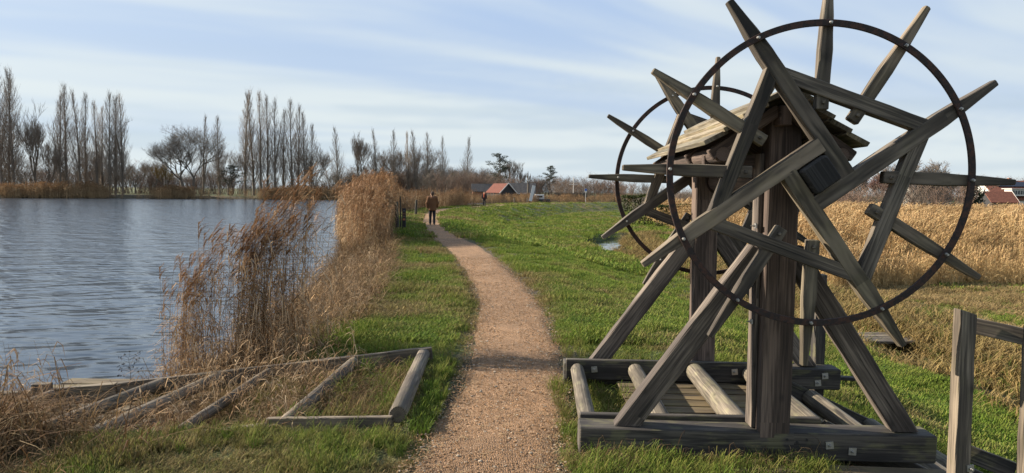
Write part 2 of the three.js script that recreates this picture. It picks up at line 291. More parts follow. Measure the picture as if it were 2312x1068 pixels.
// ---- gravel path
const halfPath = (Z) => 0.47 + 0.12 * sstep(12, 24, Z) + 0.10 * sstep(40, 80, Z);
{
  const pos = [], uv = [], col = [], idx = [], NC = 13; let rows = 0;
  for (let i = 0; i < 900; i++) {
    const t = Math.pow(i / 899, 1.0) * 0.80, p = pathCurve.getPoint(t), q = pathCurve.getTangent(t), Z = -p.z, nx = -q.z, nz = q.x;
    const wl = halfPath(Z) + 0.10 * fbm(Z * 1.3, 2, 4), wr = halfPath(Z) + 0.10 * fbm(Z * 1.3, 22, 4);
    for (let k = 0; k < NC; k++) { const f = k / (NC - 1), o = lerp(-wl, wr, f), x = p.x + nx * o, z = p.z + nz * o; const y = (k === 0 || k === NC - 1) ? -0.045 : -0.004 + 0.012 * fbm(x * 2, z * 2, 3) - 0.012 * Math.abs(f - 0.5); pos.push(x, y, z); uv.push(x, z); const m = 1 + 0.34 * fbm(x * 1.1, z * 0.7, 4) + 0.16 * fbm(x * 5, z * 5, 3), e = sstep(0.32, 0.5, Math.abs(f - 0.5) + 0.1 * fbm(x * 4, z * 4, 2)); col.push(m * lerp(1, 0.9, e), m * lerp(1, 0.95, e), m * lerp(1, 0.98, e)); }
    rows++;
  }
  for (let r = 0; r + 1 < rows; r++) for (let k = 0; k + 1 < NC; k++) { const a = r * NC + k; idx.push(a, a + 1, a + NC, a + 1, a + NC + 1, a + NC); }
  const g = new THREE.BufferGeometry(); g.setAttribute('position', new THREE.Float32BufferAttribute(pos, 3)); g.setAttribute('uv', new THREE.Float32BufferAttribute(uv, 2)); g.setAttribute('color', new THREE.Float32BufferAttribute(col, 3)); g.setIndex(idx); g.computeVertexNormals();
  const cell = (u, v, n) => { let d1 = 9, id = 0; const x = u * n, y = v * n, xi = Math.floor(x), yi = Math.floor(y); for (let a = -1; a < 2; a++) for (let b = -1; b < 2; b++) { const cx = (xi + a + n) % n, cy = (yi + b + n) % n, h = PERM[PERM[cx & 255] + (cy & 255)], px = xi + a + 0.15 + 0.7 * (h / 255), py = yi + b + 0.15 + 0.7 * (PERM[h + 57] / 255), d = Math.hypot(x - px, y - py); if (d < d1) { d1 = d; id = PERM[h + 119]; } } return [d1, id / 255]; };
  const GN = 768, cells = new Float32Array(GN * GN * 2); for (let j = 0; j < GN; j++) for (let i = 0; i < GN; i++) { const c = cell(i / GN, j / GN, 128); cells[(j * GN + i) * 2] = c[0]; cells[(j * GN + i) * 2 + 1] = c[1]; }
  const grav = tex(GN, GN, (u, v, o, i, j) => { const id = cells[(j * GN + i) * 2 + 1], n = fbm(u * 16, v * 16, 4, 16), f = (0.78 + 0.5 * id) * (1 + 0.3 * n), pale = id > 0.86 ? 0.35 : 0; const c = [0.226 + pale * 0.15, 0.133 + pale * 0.13, 0.069 + pale * 0.10]; for (let q = 0; q < 3; q++) o[q] = S(Math.min(1, c[q] * f)); }, true, [0.7, 0.7]);
  const gb = tex(GN, GN, (u, v, o, i, j) => { const d = cells[(j * GN + i) * 2]; o[0] = o[1] = o[2] = Math.max(0, 1 - d * 1.2) * 0.7 + 0.3 * (0.5 + 0.5 * fbm(u * 32, v * 32, 3, 32)); }, false, [0.7, 0.7]);
  setting('gravel_path', g, new THREE.MeshStandardMaterial({ map: grav, vertexColors: true, bumpMap: gb, bumpScale: 0.016, roughness: 1 }), 'narrow reddish brown gravel footpath along the dike');
  // loose stones
  const R = rng(5), list = [], st = new THREE.IcosahedronGeometry(1, 0); { const p = st.attributes.position; for (let i = 0; i < p.count; i++) { const k = 1 + 0.25 * vnoise(p.getX(i) * 3 + 5, p.getY(i) * 3 + p.getZ(i) * 2); p.setXYZ(i, p.getX(i) * k, p.getY(i) * k * 0.6, p.getZ(i) * k); } st.computeVertexNormals(); }
  for (let i = 0; i < 26000; i++) {
    const Z = 3.2 * Math.exp(R() * 1.75), p = PS[PS.findIndex((q) => -q[1] >= Z)]; const e = R() < 0.3; const o = (e ? (R() < 0.5 ? -1 : 1) * (0.8 + 0.35 * R()) : (R() * 2 - 1) * 0.98) * halfPath(Z);
    const c = R(), s = (0.0025 + 0.006 * R() * R() * (c > 0.97 ? 2 : 1)) * (1 + Z * 0.03), f = 0.7 + 0.6 * R();
    list.push({ x: p[0] + o + (R() - 0.5) * 0.05, y: e && Math.abs(o) > halfPath(Z) ? 0.0 : -0.001, z: -Z, ry: R() * 6, s, c: c > 0.85 ? lin(0.30 * f, 0.25 * f, 0.19 * f) : lin(0.235 * f, 0.138 * f, 0.068 * f) });
  }
  instanced('gravel', 'loose reddish gravel chips on the footpath', 'gravel', st, new THREE.MeshStandardMaterial({ color: 0xffffff, roughness: 1 }), list);
}
lap('path');
// ---- water
{
  const R = rng(31), waves = [];
  for (let i = 0; i < 64; i++) { const k = Math.round(5 + 62 * Math.pow(R(), 1.6)), a = (R() - 0.5) * 1.9 + 1.75; const kx = Math.round(Math.cos(a) * k), ky = Math.round(Math.sin(a) * k); waves.push([kx, ky, R() * 6.28, 1 / Math.pow(Math.hypot(kx, ky) + 2, 1.15)]); }
  const N = 512, hgt = new Float32Array(N * N); let mx = 0;
  for (let j = 0; j < N; j++) for (let i = 0; i < N; i++) { let s = 0; for (const [kx, ky, ph, am] of waves) s += am * Math.sin((kx * i + ky * j) / N * 6.28318 + ph); hgt[j * N + i] = s; mx = Math.max(mx, Math.abs(s)); }
  const wb = tex(N, N, (u, v, o, i, j) => { const s = hgt[j * N + i] / mx; const calm = 0.72 + 0.55 * fbm(u * 3 + 2, v * 3, 3, 3); o[0] = o[1] = o[2] = 0.5 + 0.42 * calm * (s - 0.25 * s * s); }, false, [1 / 9.5, 1 / 9.5]);
  const water = new THREE.MeshPhysicalMaterial({ color: lin(0.036, 0.050, 0.068), roughness: 0.16, ior: 1.33, bumpMap: wb, bumpScale: 0.14 });
  const pts = []; for (let i = 0; i < PS.length; i += 2) { const a = PS[i], b = PS[Math.min(PS.length - 1, i + 1)], l = Math.hypot(b[0] - a[0], b[1] - a[1]) || 1; pts.push([a[0] + (b[1] - a[1]) / l * 1.3, a[1] - (b[0] - a[0]) / l * 1.3]); }
  const far = SHORE.slice().reverse().map(([x, z]) => [x, z - 5]);
  const sh = new THREE.Shape([...pts, ...far, [-420, 14]].map(([x, z]) => new THREE.Vector2(x, -z)));
  const g = new THREE.ShapeGeometry(sh); g.rotateX(-Math.PI / 2); { const p = g.attributes.position, u = g.attributes.uv; for (let i = 0; i < p.count; i++) u.setXY(i, p.getX(i), p.getZ(i)); g.computeVertexNormals(); }
  const lake = setting('lake_water', g, water, 'rippled blue grey lake'); lake.position.y = LAKE_Y;
  const dp = [], di = []; const du = [];
  DITCH.forEach(([x, z], i) => { const a = DITCH[Math.max(0, i - 1)], b = DITCH[Math.min(DITCH.length - 1, i + 1)], l = Math.hypot(b[0] - a[0], b[1] - a[1]), nx = -(b[1] - a[1]) / l * 1.9, nz = (b[0] - a[0]) / l * 1.9; dp.push(x - nx, 0, z - nz, x + nx, 0, z + nz); du.push(x - nx, z - nz, x + nx, z + nz); if (i) di.push(i * 2 - 2, i * 2 - 1, i * 2, i * 2 - 1, i * 2 + 1, i * 2); });
  const dg = new THREE.BufferGeometry(); dg.setAttribute('position', new THREE.Float32BufferAttribute(dp, 3)); dg.setAttribute('uv', new THREE.Float32BufferAttribute(du, 2)); dg.setIndex(di); dg.computeVertexNormals();
  const ditch = setting('ditch_water', dg, new THREE.MeshPhysicalMaterial({ color: lin(0.02, 0.024, 0.022), roughness: 0.05, ior: 1.33, bumpMap: wb, bumpScale: 0.02 }), 'still water in the meadow ditch'); ditch.position.y = DITCH_Y;
}
lap('water');
const X_AT = (px, Z) => (px - 1156) / 1600 * Z;                    // bearing across the view -> metres at distance Z
const TOP_AT = (px, py, Z) => EYE + (432 + (px - 1157) * 0.0122 - py) / 1600 * Z;
// ------------------------------------------------------------------ the windlass: a hand-turned hauling wheel on each end of a roofed axle
const WO = [1.70, 0, -5.35], WT = THREE.MathUtils.degToRad(-1.5);
function washerBolt(parent, x, y, z, s = 0.022, turn = 0.1) {           // square washer plate with a nut and bolt end
  const g = new THREE.BoxGeometry(s * 2, s * 2, 0.008), h = new THREE.CylinderGeometry(s * 0.42, s * 0.42, 0.016, 6), e = new THREE.CylinderGeometry(s * 0.2, s * 0.18, 0.012, 8);
  h.rotateX(Math.PI / 2); h.translate(0, 0, 0.011); e.rotateX(Math.PI / 2); e.translate(0, 0, 0.024); g.rotateZ(turn);
  const b = part(parent, 'bolt', mergeGeometries([g, h, e]), M.steel); b.position.set(x, y, z); return b;
}
const AX = 0.095, AY = 1.837;
{
  const w = thing('windlass', 'tall weathered wooden boat windlass with two big spoked hand wheels under a small plank roof', 'windlass', WO, WT);
  // sills
  part(w, 'sill', bar(V(-1.225, 0.115, 0.80), V(1.05, 0.105, 0.80), 0.18, 0.2, { n: V(0, 0, 1), ch: 0.008, segs: 10 }), M.sill);
  part(w, 'sill', bar(V(-1.245, 0.105, -0.955), V(1.20, 0.09, -0.955), 0.185, 0.2, { ch: 0.008, segs: 10 }), M.sill);
  // posts
  part(w, 'post', bar(V(0.02, 0.155, 0.815), V(0.024, 2.2, 0.815), 0.2, 0.17, { ch: 0.01, segs: 12, wob: 0.003 }), M.post);
  part(w, 'post', bar(V(0.0, 0.19, -0.985), V(-0.01, 2.2, -0.985), 0.20, 0.17, { ch: 0.01, segs: 12, wob: 0.003 }), M.post);
  // narrow boards nailed to the left flank of the front post
  part(w, 'cheek_board', bar(V(-0.096, 0.205, 0.77), V(-0.096, 1.98, 0.77), 0.03, 0.12, { ch: 0.004 }), M.brace);
  // braces
  for (const [z, s, xb, xt] of [[0.80, -1, -0.985, -0.09], [0.80, 1, 0.94, 0.12], [-0.975, -1, -1.0, -0.09], [-0.975, 1, 1.0, 0.10]]) {
    const A = V(xb, 0.10, z), B = V(xt, 1.36, z); const L = B.clone().sub(A).normalize();
    const g = bar(A, B, 0.14, 0.115, { ch: 0.007, segs: 10, wob: 0.003 });
    // cut the foot level with the top of the sill
    const p = g.attributes.position, top = z > 0 ? 0.206 : 0.196; for (let i = 0; i < p.count; i++) if (p.getY(i) < top) { const k = (top - p.getY(i)) / L.y; p.setXYZ(i, p.getX(i) + L.x * k, top, p.getZ(i)); } g.computeVertexNormals();
    part(w, 'brace', g, M.brace);
  }
  // axle: a round log with squared ends
  const axle = part(w, 'axle', log(V(AX, AY - 0.005, 0.72), V(AX, AY - 0.005, -0.89), 0.105, 0.105, { seed: 3, wob: 0.03, sides: 20 }), M.post);
    for (const [za, zb] of [[0.70, 1.305], [-0.86, -1.29]]) { const g = bar(V(0, 0, za), V(0, 0, zb), 0.165, 0.165, { n: V(0, 1, 0), ch: 0.01 }); g.rotateZ(36 * Math.PI / 180); g.translate(AX, AY, 0); part(axle, 'axle_end', g, M.hub, 'dark square axle end'); }
  // round bearings between post and axle
  for (const z of [0.715, -0.885]) { const g = new THREE.CylinderGeometry(0.125, 0.125, 0.03, 24); g.rotateX(Math.PI / 2); g.translate(AX, AY, z); part(axle, 'bearing', g, M.iron); }
  for (const [y, z] of [[1.52, 0.84], [0.9, 0.82]]) { const b = washerBolt(w, -0.126, y, z, 0.016); b.rotation.y = -Math.PI / 2; }
  washerBolt(w, 0.37, 0.125, 0.904, 0.024); washerBolt(w, 0.515, 0.088, 0.904, 0.024, -0.05); washerBolt(w, 1.06, 0.125, -0.852, 0.026); washerBolt(w, 1.0, 0.06, -0.852, 0.026);
  // dark bolt holes
  for (const [x, y] of [[0.1, 0.155], [0.165, 0.138], [0.225, 0.156]]) { const h = new THREE.CylinderGeometry(0.009, 0.009, 0.006, 12); h.rotateX(Math.PI / 2); h.translate(x, y, 0.902); part(w, 'bolt_hole', h, M.hub); }
  // roof
  const RX = -0.02, RY = 2.30, roof = new THREE.Group(); roof.name = 'roof'; w.add(roof);
  const pitch = 0.60, R = rng(12);
  for (const s of [-1, 1]) {
    const dx = Math.cos(pitch) * s, dy = -Math.sin(pitch), nx = Math.sin(pitch) * s, ny = Math.cos(pitch);
    [[0.07, 0.165, 0], [0.21, 0.165, 0], [0.35, 0.165, 0], [0.485, 0.155, 0]].forEach(([q, wd], i) => {
      const lift = 0.022 + 0.004 * (R() - 0.5) + (s > 0 ? 0.0 : 0);
      const tilt = 0.03;                                   // each board laps over the one below
      const c = V(RX + dx * q + nx * (lift + 0.034 - i * 0.004), RY + dy * q + ny * (lift + 0.034 - i * 0.004), 0);
      const zf = 1.08 + 0.05 * (R() - 0.5) - i * 0.012, zr = -1.12 + 0.06 * (R() - 0.5);
      const n = V(nx - dx * tilt * 4, ny - dy * tilt * 4, 0).normalize();
      part(roof, 'roof_board', bar(V(c.x, c.y, zf), V(c.x, c.y + 0.006 * (R() - 0.5), zr), wd, 0.03, { n, ch: 0.003, segs: 6, wob: 0.0018 }), M.roofs[Math.floor(R() * 4)]);
    });
    for (const z of [0.95, 0.3, -0.4, -1.0]) part(roof, 'rafter', bar(V(RX + dx * 0.03, RY + dy * 0.03 - 0.045, z), V(RX + dx * 0.53, RY + dy * 0.53 - 0.045, z), 0.07, 0.05, { n: V(0, 0, 1) }), M.post);
  }
  part(roof, 'ridge_beam', bar(V(RX, RY - 0.1, 1.02), V(RX, RY - 0.1, -1.05), 0.07, 0.12, { n: V(0, 1, 0) }), M.post);
  for (const s of [-1, 1]) part(roof, 'wall_plate', log(V(RX + s * 0.36, RY - 0.335, 0.98), V(RX + s * 0.36, RY - 0.335, -1.0), 0.05, 0.05, { seed: 5 + s }), M.post);
  for (const z of [0.70, -0.87]) part(roof, 'tie_beam', bar(V(RX - 0.42, RY - 0.37, z), V(RX + 0.42, RY - 0.37, z), 0.09, 0.06, {}), M.post);
  // wheels
  const a0 = 28.5 * Math.PI / 180, RT = 1.13, RR = 0.857, D = (a) => V(Math.cos(a), Math.sin(a), 0);
  for (const [z0, side] of [[1.215, 1], [-1.2, -1]]) {
    const wheel = new THREE.Group(); wheel.name = 'hand_wheel'; wheel.position.set(AX, AY, z0); w.add(wheel);
    const depth = 0.085, hs = 0.092, aw = 0.09;
    const arms = [];
    for (let k = 0; k < 4; k++) {                            // four clasp arms, each along one side of the squared axle
      const th = a0 + k * Math.PI / 2, tip = D(th).multiplyScalar(RT * (1 + 0.01 * (R() - 0.5))), off = D(th - Math.PI / 2).multiplyScalar(hs + aw / 2);
      const dir = off.clone().sub(tip).normalize(), end = off.clone().addScaledVector(dir, hs + aw * 0.02); arms.push([tip, dir]);
      const L = tip.distanceTo(end);
      part(wheel, 'arm', bar(tip, end, 0, 0, { st: [[0, 0.036, depth * 0.6], [0.18, 0.068, depth], [0.3, aw, depth], [1, aw, depth]], ch: 0.004, segs: 9, wob: 0.002 }), M.spokes[(k + (side > 0 ? 0 : 2)) % 4]);
    }
    const onArm = (k, f) => { const [t, d] = arms[(k + 4) % 4]; return t.clone().addScaledVector(d, f); };
    for (let k = 0; k < 4; k++) {                            // chord beams from arm to arm
      const A = onArm(k + 1, 0.50), B = onArm(k, 0.455), dir = B.clone().sub(A).normalize();
      A.addScaledVector(dir, 0.0); B.addScaledVector(dir, 0.0);
      part(wheel, 'chord_beam', bar(A, B, 0.08, depth - 0.008, { ch: 0.004, segs: 7, wob: 0.002 }), M.spokes[Math.floor(R() * 3)]);
      const mid = A.clone().lerp(B, 0.5), nn = V(-dir.y, dir.x, 0); if (nn.dot(mid) < 0) nn.negate();
      for (const j of [1, 2]) {                              // two radial spokes tenoned through each chord beam
        const th = a0 + k * Math.PI / 2 + j * Math.PI / 6, u = D(th);
        const hit = nn.dot(A) / nn.dot(u);                   // where the spoke crosses the chord
        const inner = hit - 0.115, tip = RT * (1 + 0.012 * (R() - 0.5));
        const sp = part(wheel, 'spoke', bar(u.clone().multiplyScalar(tip), u.clone().multiplyScalar(inner), 0, 0, { st: [[0, 0.034, depth * 0.5], [0.3, 0.06, depth * 0.66], [0.55, 0.075, depth * 0.7], [1, 0.07, depth * 0.66]], ch: 0.005, segs: 7, wob: 0.002 }), M.spokes[Math.floor(R() * 4)]);
        const pg = u.clone().multiplyScalar(hit - 0.075), t2 = V(0, 0, 1);
        part(sp, 'wedge', bar(pg.clone().addScaledVector(t2, -0.045), pg.clone().addScaledVector(t2, 0.045), 0.018, 0.018, { n: u, ch: 0.003, segs: 2 }), M.spoke);
      }
    }
    // flat iron ring on the outer face
    const ring = new THREE.Shape(); ring.absarc(0, 0, RR + 0.017, 0, Math.PI * 2); const hole = new THREE.Path(); hole.absarc(0, 0, RR - 0.017, 0, Math.PI * 2, true); ring.holes.push(hole);
    const rg = new THREE.ExtrudeGeometry(ring, { depth: 0.012, bevelEnabled: true, bevelSize: 0.002, bevelThickness: 0.002, bevelSegments: 1, curveSegments: 120 });
    rg.translate(0, 0, side > 0 ? depth / 2 + 0.004 : -depth / 2 - 0.018);
    part(wheel, 'iron_ring', toCreasedNormals(rg, 0.6), M.iron, 'dark rusty iron ring');
    for (let k = 0; k < 12; k++) {
      const u = D(a0 + k * Math.PI / 6).multiplyScalar(RR), g = new THREE.CylinderGeometry(0.009, 0.011, 0.012, 8); g.rotateX(Math.PI / 2);
      const n2 = new THREE.CylinderGeometry(0.006, 0.007, 0.02, 8); n2.rotateX(Math.PI / 2); n2.translate(0, 0, 0.006);
      const arm = k % 3 === 0; if (arm) { const th = a0 + k * Math.PI / 6; u.copy(onArm(k / 3, (RT - RR) * 1.005)); u.setLength(RR); }
      const b = part(wheel, 'bolt', mergeGeometries([g, n2]), M.steel); b.position.set(u.x, u.y, depth / 2 + (side > 0 ? 0.024 : 0.002)); b.rotation.z = k;
    }
  }
  lap('windlass');
}
// ---- ground plank in front of the windlass
tag(setThing('ground_plank', bar(V(1.35, 0.0, -4.33), V(2.72, -0.012, -4.27), 0.14, 0.06, { n: V(0, 1, 0) }), M.deck), 'flat brown plank lying on the ground before the windlass sill', 'plank');
function setThing(name, geo, mat) { const m = new THREE.Mesh(geo, mat); m.name = numbered(name); scene.add(m); return m; }

// ------------------------------------------------------------------ boat ramp under the windlass, running down to the ditch
{
  const r = thing('boat_ramp', 'wooden boat ramp with log rollers and planked deck beneath the windlass', 'boat ramp', WO, WT);
  const K = 0.40, sl = 0.46;
  part(r, 'side_beam', bar(V(-1.21, 0.15, 0.665), V(K, 0.15, 0.665), 0.16, 0.05, { segs: 9 }), M.sill);
  part(r, 'side_beam', bar(V(K + 0.005, 0.14, 0.665), V(K + 2.6, 0.14 - 2.6 * sl, 0.665), 0.16, 0.05, { segs: 9 }), M.sill);
  part(r, 'side_beam', bar(V(-1.23, 0.155, -0.825), V(K, 0.15, -0.825), 0.18, 0.05, { segs: 9 }), M.sill);
  part(r, 'side_beam', bar(V(K + 0.005, 0.14, -0.825), V(K + 2.6, 0.14 - 2.6 * sl, -0.825), 0.18, 0.05, { segs: 9 }), M.sill);
  for (let i = 0; i < 8; i++) { const z = -0.71 + i * 0.176; part(r, 'deck_plank', bar(V(-0.78, 0.04, z), V(K, 0.04, z), 0.15, 0.035, { n: V(0, 1, 0), segs: 5, ch: 0.004, wob: 0.004 }), M.decks[i % 4]); part(r, 'deck_plank', bar(V(K + 0.01, 0.035, z), V(K + 2.5, 0.035 - 2.5 * sl, z), 0.15, 0.035, { n: V(0, 1, 0), segs: 5, ch: 0.004 }), M.deck); }
  [[-1.15, 0.155, 0.062], [-0.64, 0.155, 0.068], [-0.12, 0.155, 0.08], [0.37, 0.15, 0.08], [0.9, -0.06, 0.08], [1.42, -0.30, 0.078], [1.95, -0.545, 0.078]].forEach(([x, y, q], i) => part(r, 'roller', log(V(x, y, 0.638), V(x + 0.02, y, -0.798), q, q * 0.95, { seed: i + 1, sides: 18 }), M.log));
  for (const x of [-0.98, 0.25]) washerBolt(r, x, 0.16, -0.796, 0.026);
  // dark earth fill at the left end is ground; a tie bar lies across the rear end
  part(r, 'tie_bar', bar(V(1.2, 0.075, -1.01), V(1.38, 0.07, -0.99), 0.03, 0.08, {}), M.sill);
}
// ------------------------------------------------------------------ boat ramp on the lake side of the path
{
  const r = thing('boat_ramp', 'overgrown boat ramp with log rollers sloping from the path into the lake', 'boat ramp', [-0.84, 0.02, -6.0], 0.0);
  const s = 0.105, y = (x) => 0.06 + x * s;                // x is negative towards the lake
  part(r, 'side_beam', bar(V(0.06, y(0) + 0.01, -0.98), V(-2.9, y(-2.9), -0.66), 0.15, 0.06, { segs: 12, wob: 0.004 }), M.old);
  part(r, 'side_beam', bar(V(-2.91, y(-2.9), -0.655), V(-4.6, y(-4.6) - 0.02, -0.8), 0.15, 0.06, { segs: 8, wob: 0.004 }), M.old);
  part(r, 'side_beam', bar(V(0.0, y(0) - 0.045, 0.99), V(-0.95, y(-0.95) - 0.01, 0.86), 0.12, 0.045, { segs: 6 }), M.old);
  part(r, 'side_beam', bar(V(-0.955, y(-0.95) - 0.06, 0.855), V(-3.2, y(-3.2) - 0.16, 0.66), 0.13, 0.05, { segs: 6 }), M.old);
  [[0.03, -0.02, 0.068], [-0.82, -0.70, 0.058], [-1.62, -1.5, 0.045], [-2.35, -1.98, 0.058], [-2.95, -2.5, 0.062], [-3.8, -3.5, 0.06]].forEach(([xf, xr, q], i) => part(r, 'roller', log(V(xf, y(xf) + (i ? -0.01 : 0.015), 0.97 - i * 0.09), V(xr, y(xr) + 0.02, -0.93 + i * 0.06), q, q * 0.92, { seed: i + 11, sides: 18 }), M.old));
  for (let i = 0; i < 5; i++) { const z = -0.55 + i * 0.25; part(r, 'deck_plank', bar(V(-1.9, y(-1.9) - 0.1, z), V(-3.6, y(-3.6) - 0.1, z), 0.19, 0.03, { n: V(0, 1, 0) }), M.old); }
}
// quay edge beside it
{
  const q = thing('landing_stage', 'low plank landing stage at the water edge beside the lake ramp', 'jetty', [-4.1, -0.40, -7.15], 0.02);
  part(q, 'plank', bar(V(-1.05, 0.06, 0.28), V(0.7, 0.06, 0.28), 0.19, 0.04, { n: V(0, 1, 0), wob: 0.004 }), M.deck);
  part(q, 'plank', bar(V(-0.62, 0.065, 0.06), V(0.85, 0.065, 0.05), 0.2, 0.04, { n: V(0, 1, 0), wob: 0.004 }), M.deck);
  part(q, 'plank', bar(V(-0.55, 0.062, -0.17), V(0.9, 0.062, -0.17), 0.2, 0.04, { n: V(0, 1, 0), wob: 0.004 }), M.deck);
  part(q, 'post', bar(V(-0.42, -0.4, 0.42), V(-0.42, 0.22, 0.42), 0.16, 0.09, {}), M.old);
  for (const x of [-0.5, 0.5]) part(q, 'joist', bar(V(x, 0.01, 0.4), V(x, 0.01, -0.28), 0.08, 0.06, { n: V(0, 1, 0) }), M.old);
  for (const [x, z] of [[-0.5, 0.2], [0.5, 0.2], [-0.5, -0.2], [0.5, -0.2]]) part(q, 'pile', log(V(x, -0.7, z), V(x, -0.02, z), 0.05), M.old);
}
// ------------------------------------------------------------------ fence at the end of the sill
{
  const f = thing('fence', 'short grey wooden fence with a sloping top rail beside the windlass', 'fence', [2.66, 0, -4.12], 0);
  const slant = (g, y0, k, x0) => { const p = g.attributes.position; for (let i = 0; i < p.count; i++) if (p.getY(i) > y0 - 0.2) p.setY(i, p.getY(i) - (p.getX(i) - x0) * k); g.computeVertexNormals(); return g; };
  part(f, 'post', slant(bar(V(-0.01, -0.25, 0.035), V(-0.02, 1.05, 0.035), 0.09, 0.08, { segs: 10, wob: 0.003, ch: 0.004 }), 1.05, 0.32, 0), M.old);
  part(f, 'post', bar(V(0.30, -0.3, 0.17), V(0.29, 1.0, 0.17), 0.09, 0.07, { segs: 10, wob: 0.003 }), M.old);
  part(f, 'rail', bar(V(0.06, 0.965, -0.035), V(0.42, 0.895, 0.09), 0.095, 0.04, { ch: 0.004 }), M.old);
  part(f, 'rail', bar(V(0.06, 0.20, -0.02), V(0.3, 0.12, 0.06), 0.1, 0.04, { ch: 0.004 }), M.sill);
  washerBolt(f, 0.03, 0.14, 0.078, 0.02); washerBolt(f, 0.012, 0.05, 0.078, 0.02);
}
tag(setThing('wooden_post', bar(V(2.82, -0.3, -6.42), V(2.81, 1.0, -6.42), 0.09, 0.11, { segs: 8 }), M.sill), 'dark square wooden post behind the windlass at its rear sill end', 'post');
// ------------------------------------------------------------------ plank footbridge over the ditch
{
  const b = thing('plank_bridge', 'small low plank bridge across the meadow ditch', 'bridge', [7.62, -1.30, -14.6], 0.08);
  for (let i = 0; i < 4; i++) part(b, 'plank', bar(V(-0.85, 0.07, -0.36 + i * 0.24), V(0.85, 0.07, -0.36 + i * 0.24), 0.22, 0.05, { n: V(0, 1, 0) }), M.old);
  for (const x of [-0.6, 0.6]) part(b, 'beam', bar(V(x, 0.0, -0.45), V(x, 0.0, 0.45), 0.1, 0.1, {}), M.sill);
  for (const [x, z] of [[-0.6, 0.42], [0.6, 0.42], [-0.6, -0.42], [0.6, -0.42]]) part(b, 'pile', log(V(x, -0.7, z), V(x, -0.03, z), 0.05), M.sill);
}
lap('timber');
// ------------------------------------------------------------------ grass
const grassMat = leafy();
function tuftGeo(seed, n, rad, h0, h1, w, curl, flop = 0.5) {
  const R = rng(seed), m = new MB();
  for (let i = 0; i < n; i++) {
    const a = R() * 6.283, r = rad * Math.sqrt(R()), x = Math.cos(a) * r, z = Math.sin(a) * r, h = lerp(h0, h1, R()), b = R() * 6.283, lean = flop * (0.3 + R()) * h, sx = Math.cos(b), sz = Math.sin(b), side = [-sz, 0, sx], f = 0.75 + 0.5 * R();
    const pts = [[x, -0.01, z], [x + sx * lean * 0.25, h * 0.55, z + sz * lean * 0.25], [x + sx * lean * 0.7, h * (1 - 0.18 * curl), z + sz * lean * 0.7], [x + sx * lean * 1.25, h * (1 - curl * 0.62), z + sz * lean * 1.25]];
    m.ribbon(pts, [w, w * 0.95, w * 0.65, 0], side, [f, f * (0.95 + 0.1 * R()), f * 0.9]);
  }
  return m.geo();
}
// how green the grass is here: 0 lush, 1 straw
function dryness(x, z, d) {
  const Z = -z; let k = 0.18 + 1.0 * fbm(x * 0.5 + 4, z * 0.5, 4) + 0.35 * fbm(x * 3, z * 3, 2);
  if (d < 0) k += 0.26 + 0.75 * sstep(1.9, 3.3, -d); else if (x < 7.4) k += -0.02 - 0.06 * sstep(1, 4, d);
  if (x > 8.0 && d > 6 && Z < 40) k += 0.42 * sstep(8, 9.5, x);
  const [dd] = d > 3 ? distPoly(DITCH, x, z) : [99]; if (dd > 0 && dd < 2.4) k += 0.75; else if (dd < 0 && dd > -0.6) k += 0.35;
  k += 0.5 * sstep(0.95, 0.5, Math.abs(d));
  return k;
}
const GREEN = [[0.088, 0.140, 0.019], [0.138, 0.182, 0.029], [0.185, 0.196, 0.047]], STRAW = [[0.19, 0.15, 0.066], [0.25, 0.19, 0.095], [0.15, 0.108, 0.05]];
function grassColor(k, R) {
  const g = GREEN[R() < 0.4 ? 0 : R() < 0.65 ? 1 : 2], s = STRAW[Math.floor(R() * 3)], t = sstep(0.15, 0.95, k + (R() - 0.5) * 0.5), f = 0.8 + 0.45 * R();
  return lin(lerp(g[0], s[0], t) * f, lerp(g[1], s[1], t) * f, lerp(g[2], s[2], t) * f);
}
function blocked(x, z, d) {
  const Z = -z;
  if (Math.abs(d) < halfPath(Z) + 0.02 + 0.09 * fbm(x * 5, z * 5, 2)) return true;
  if (x > 0.84 && x < 5.0 && Z > 4.38 && Z < 6.42) return true;            // under the windlass deck
  if (x > 0.46 && x < 0.86 && Z > 4.4 && Z < 4.72) return true;
  return false;
}
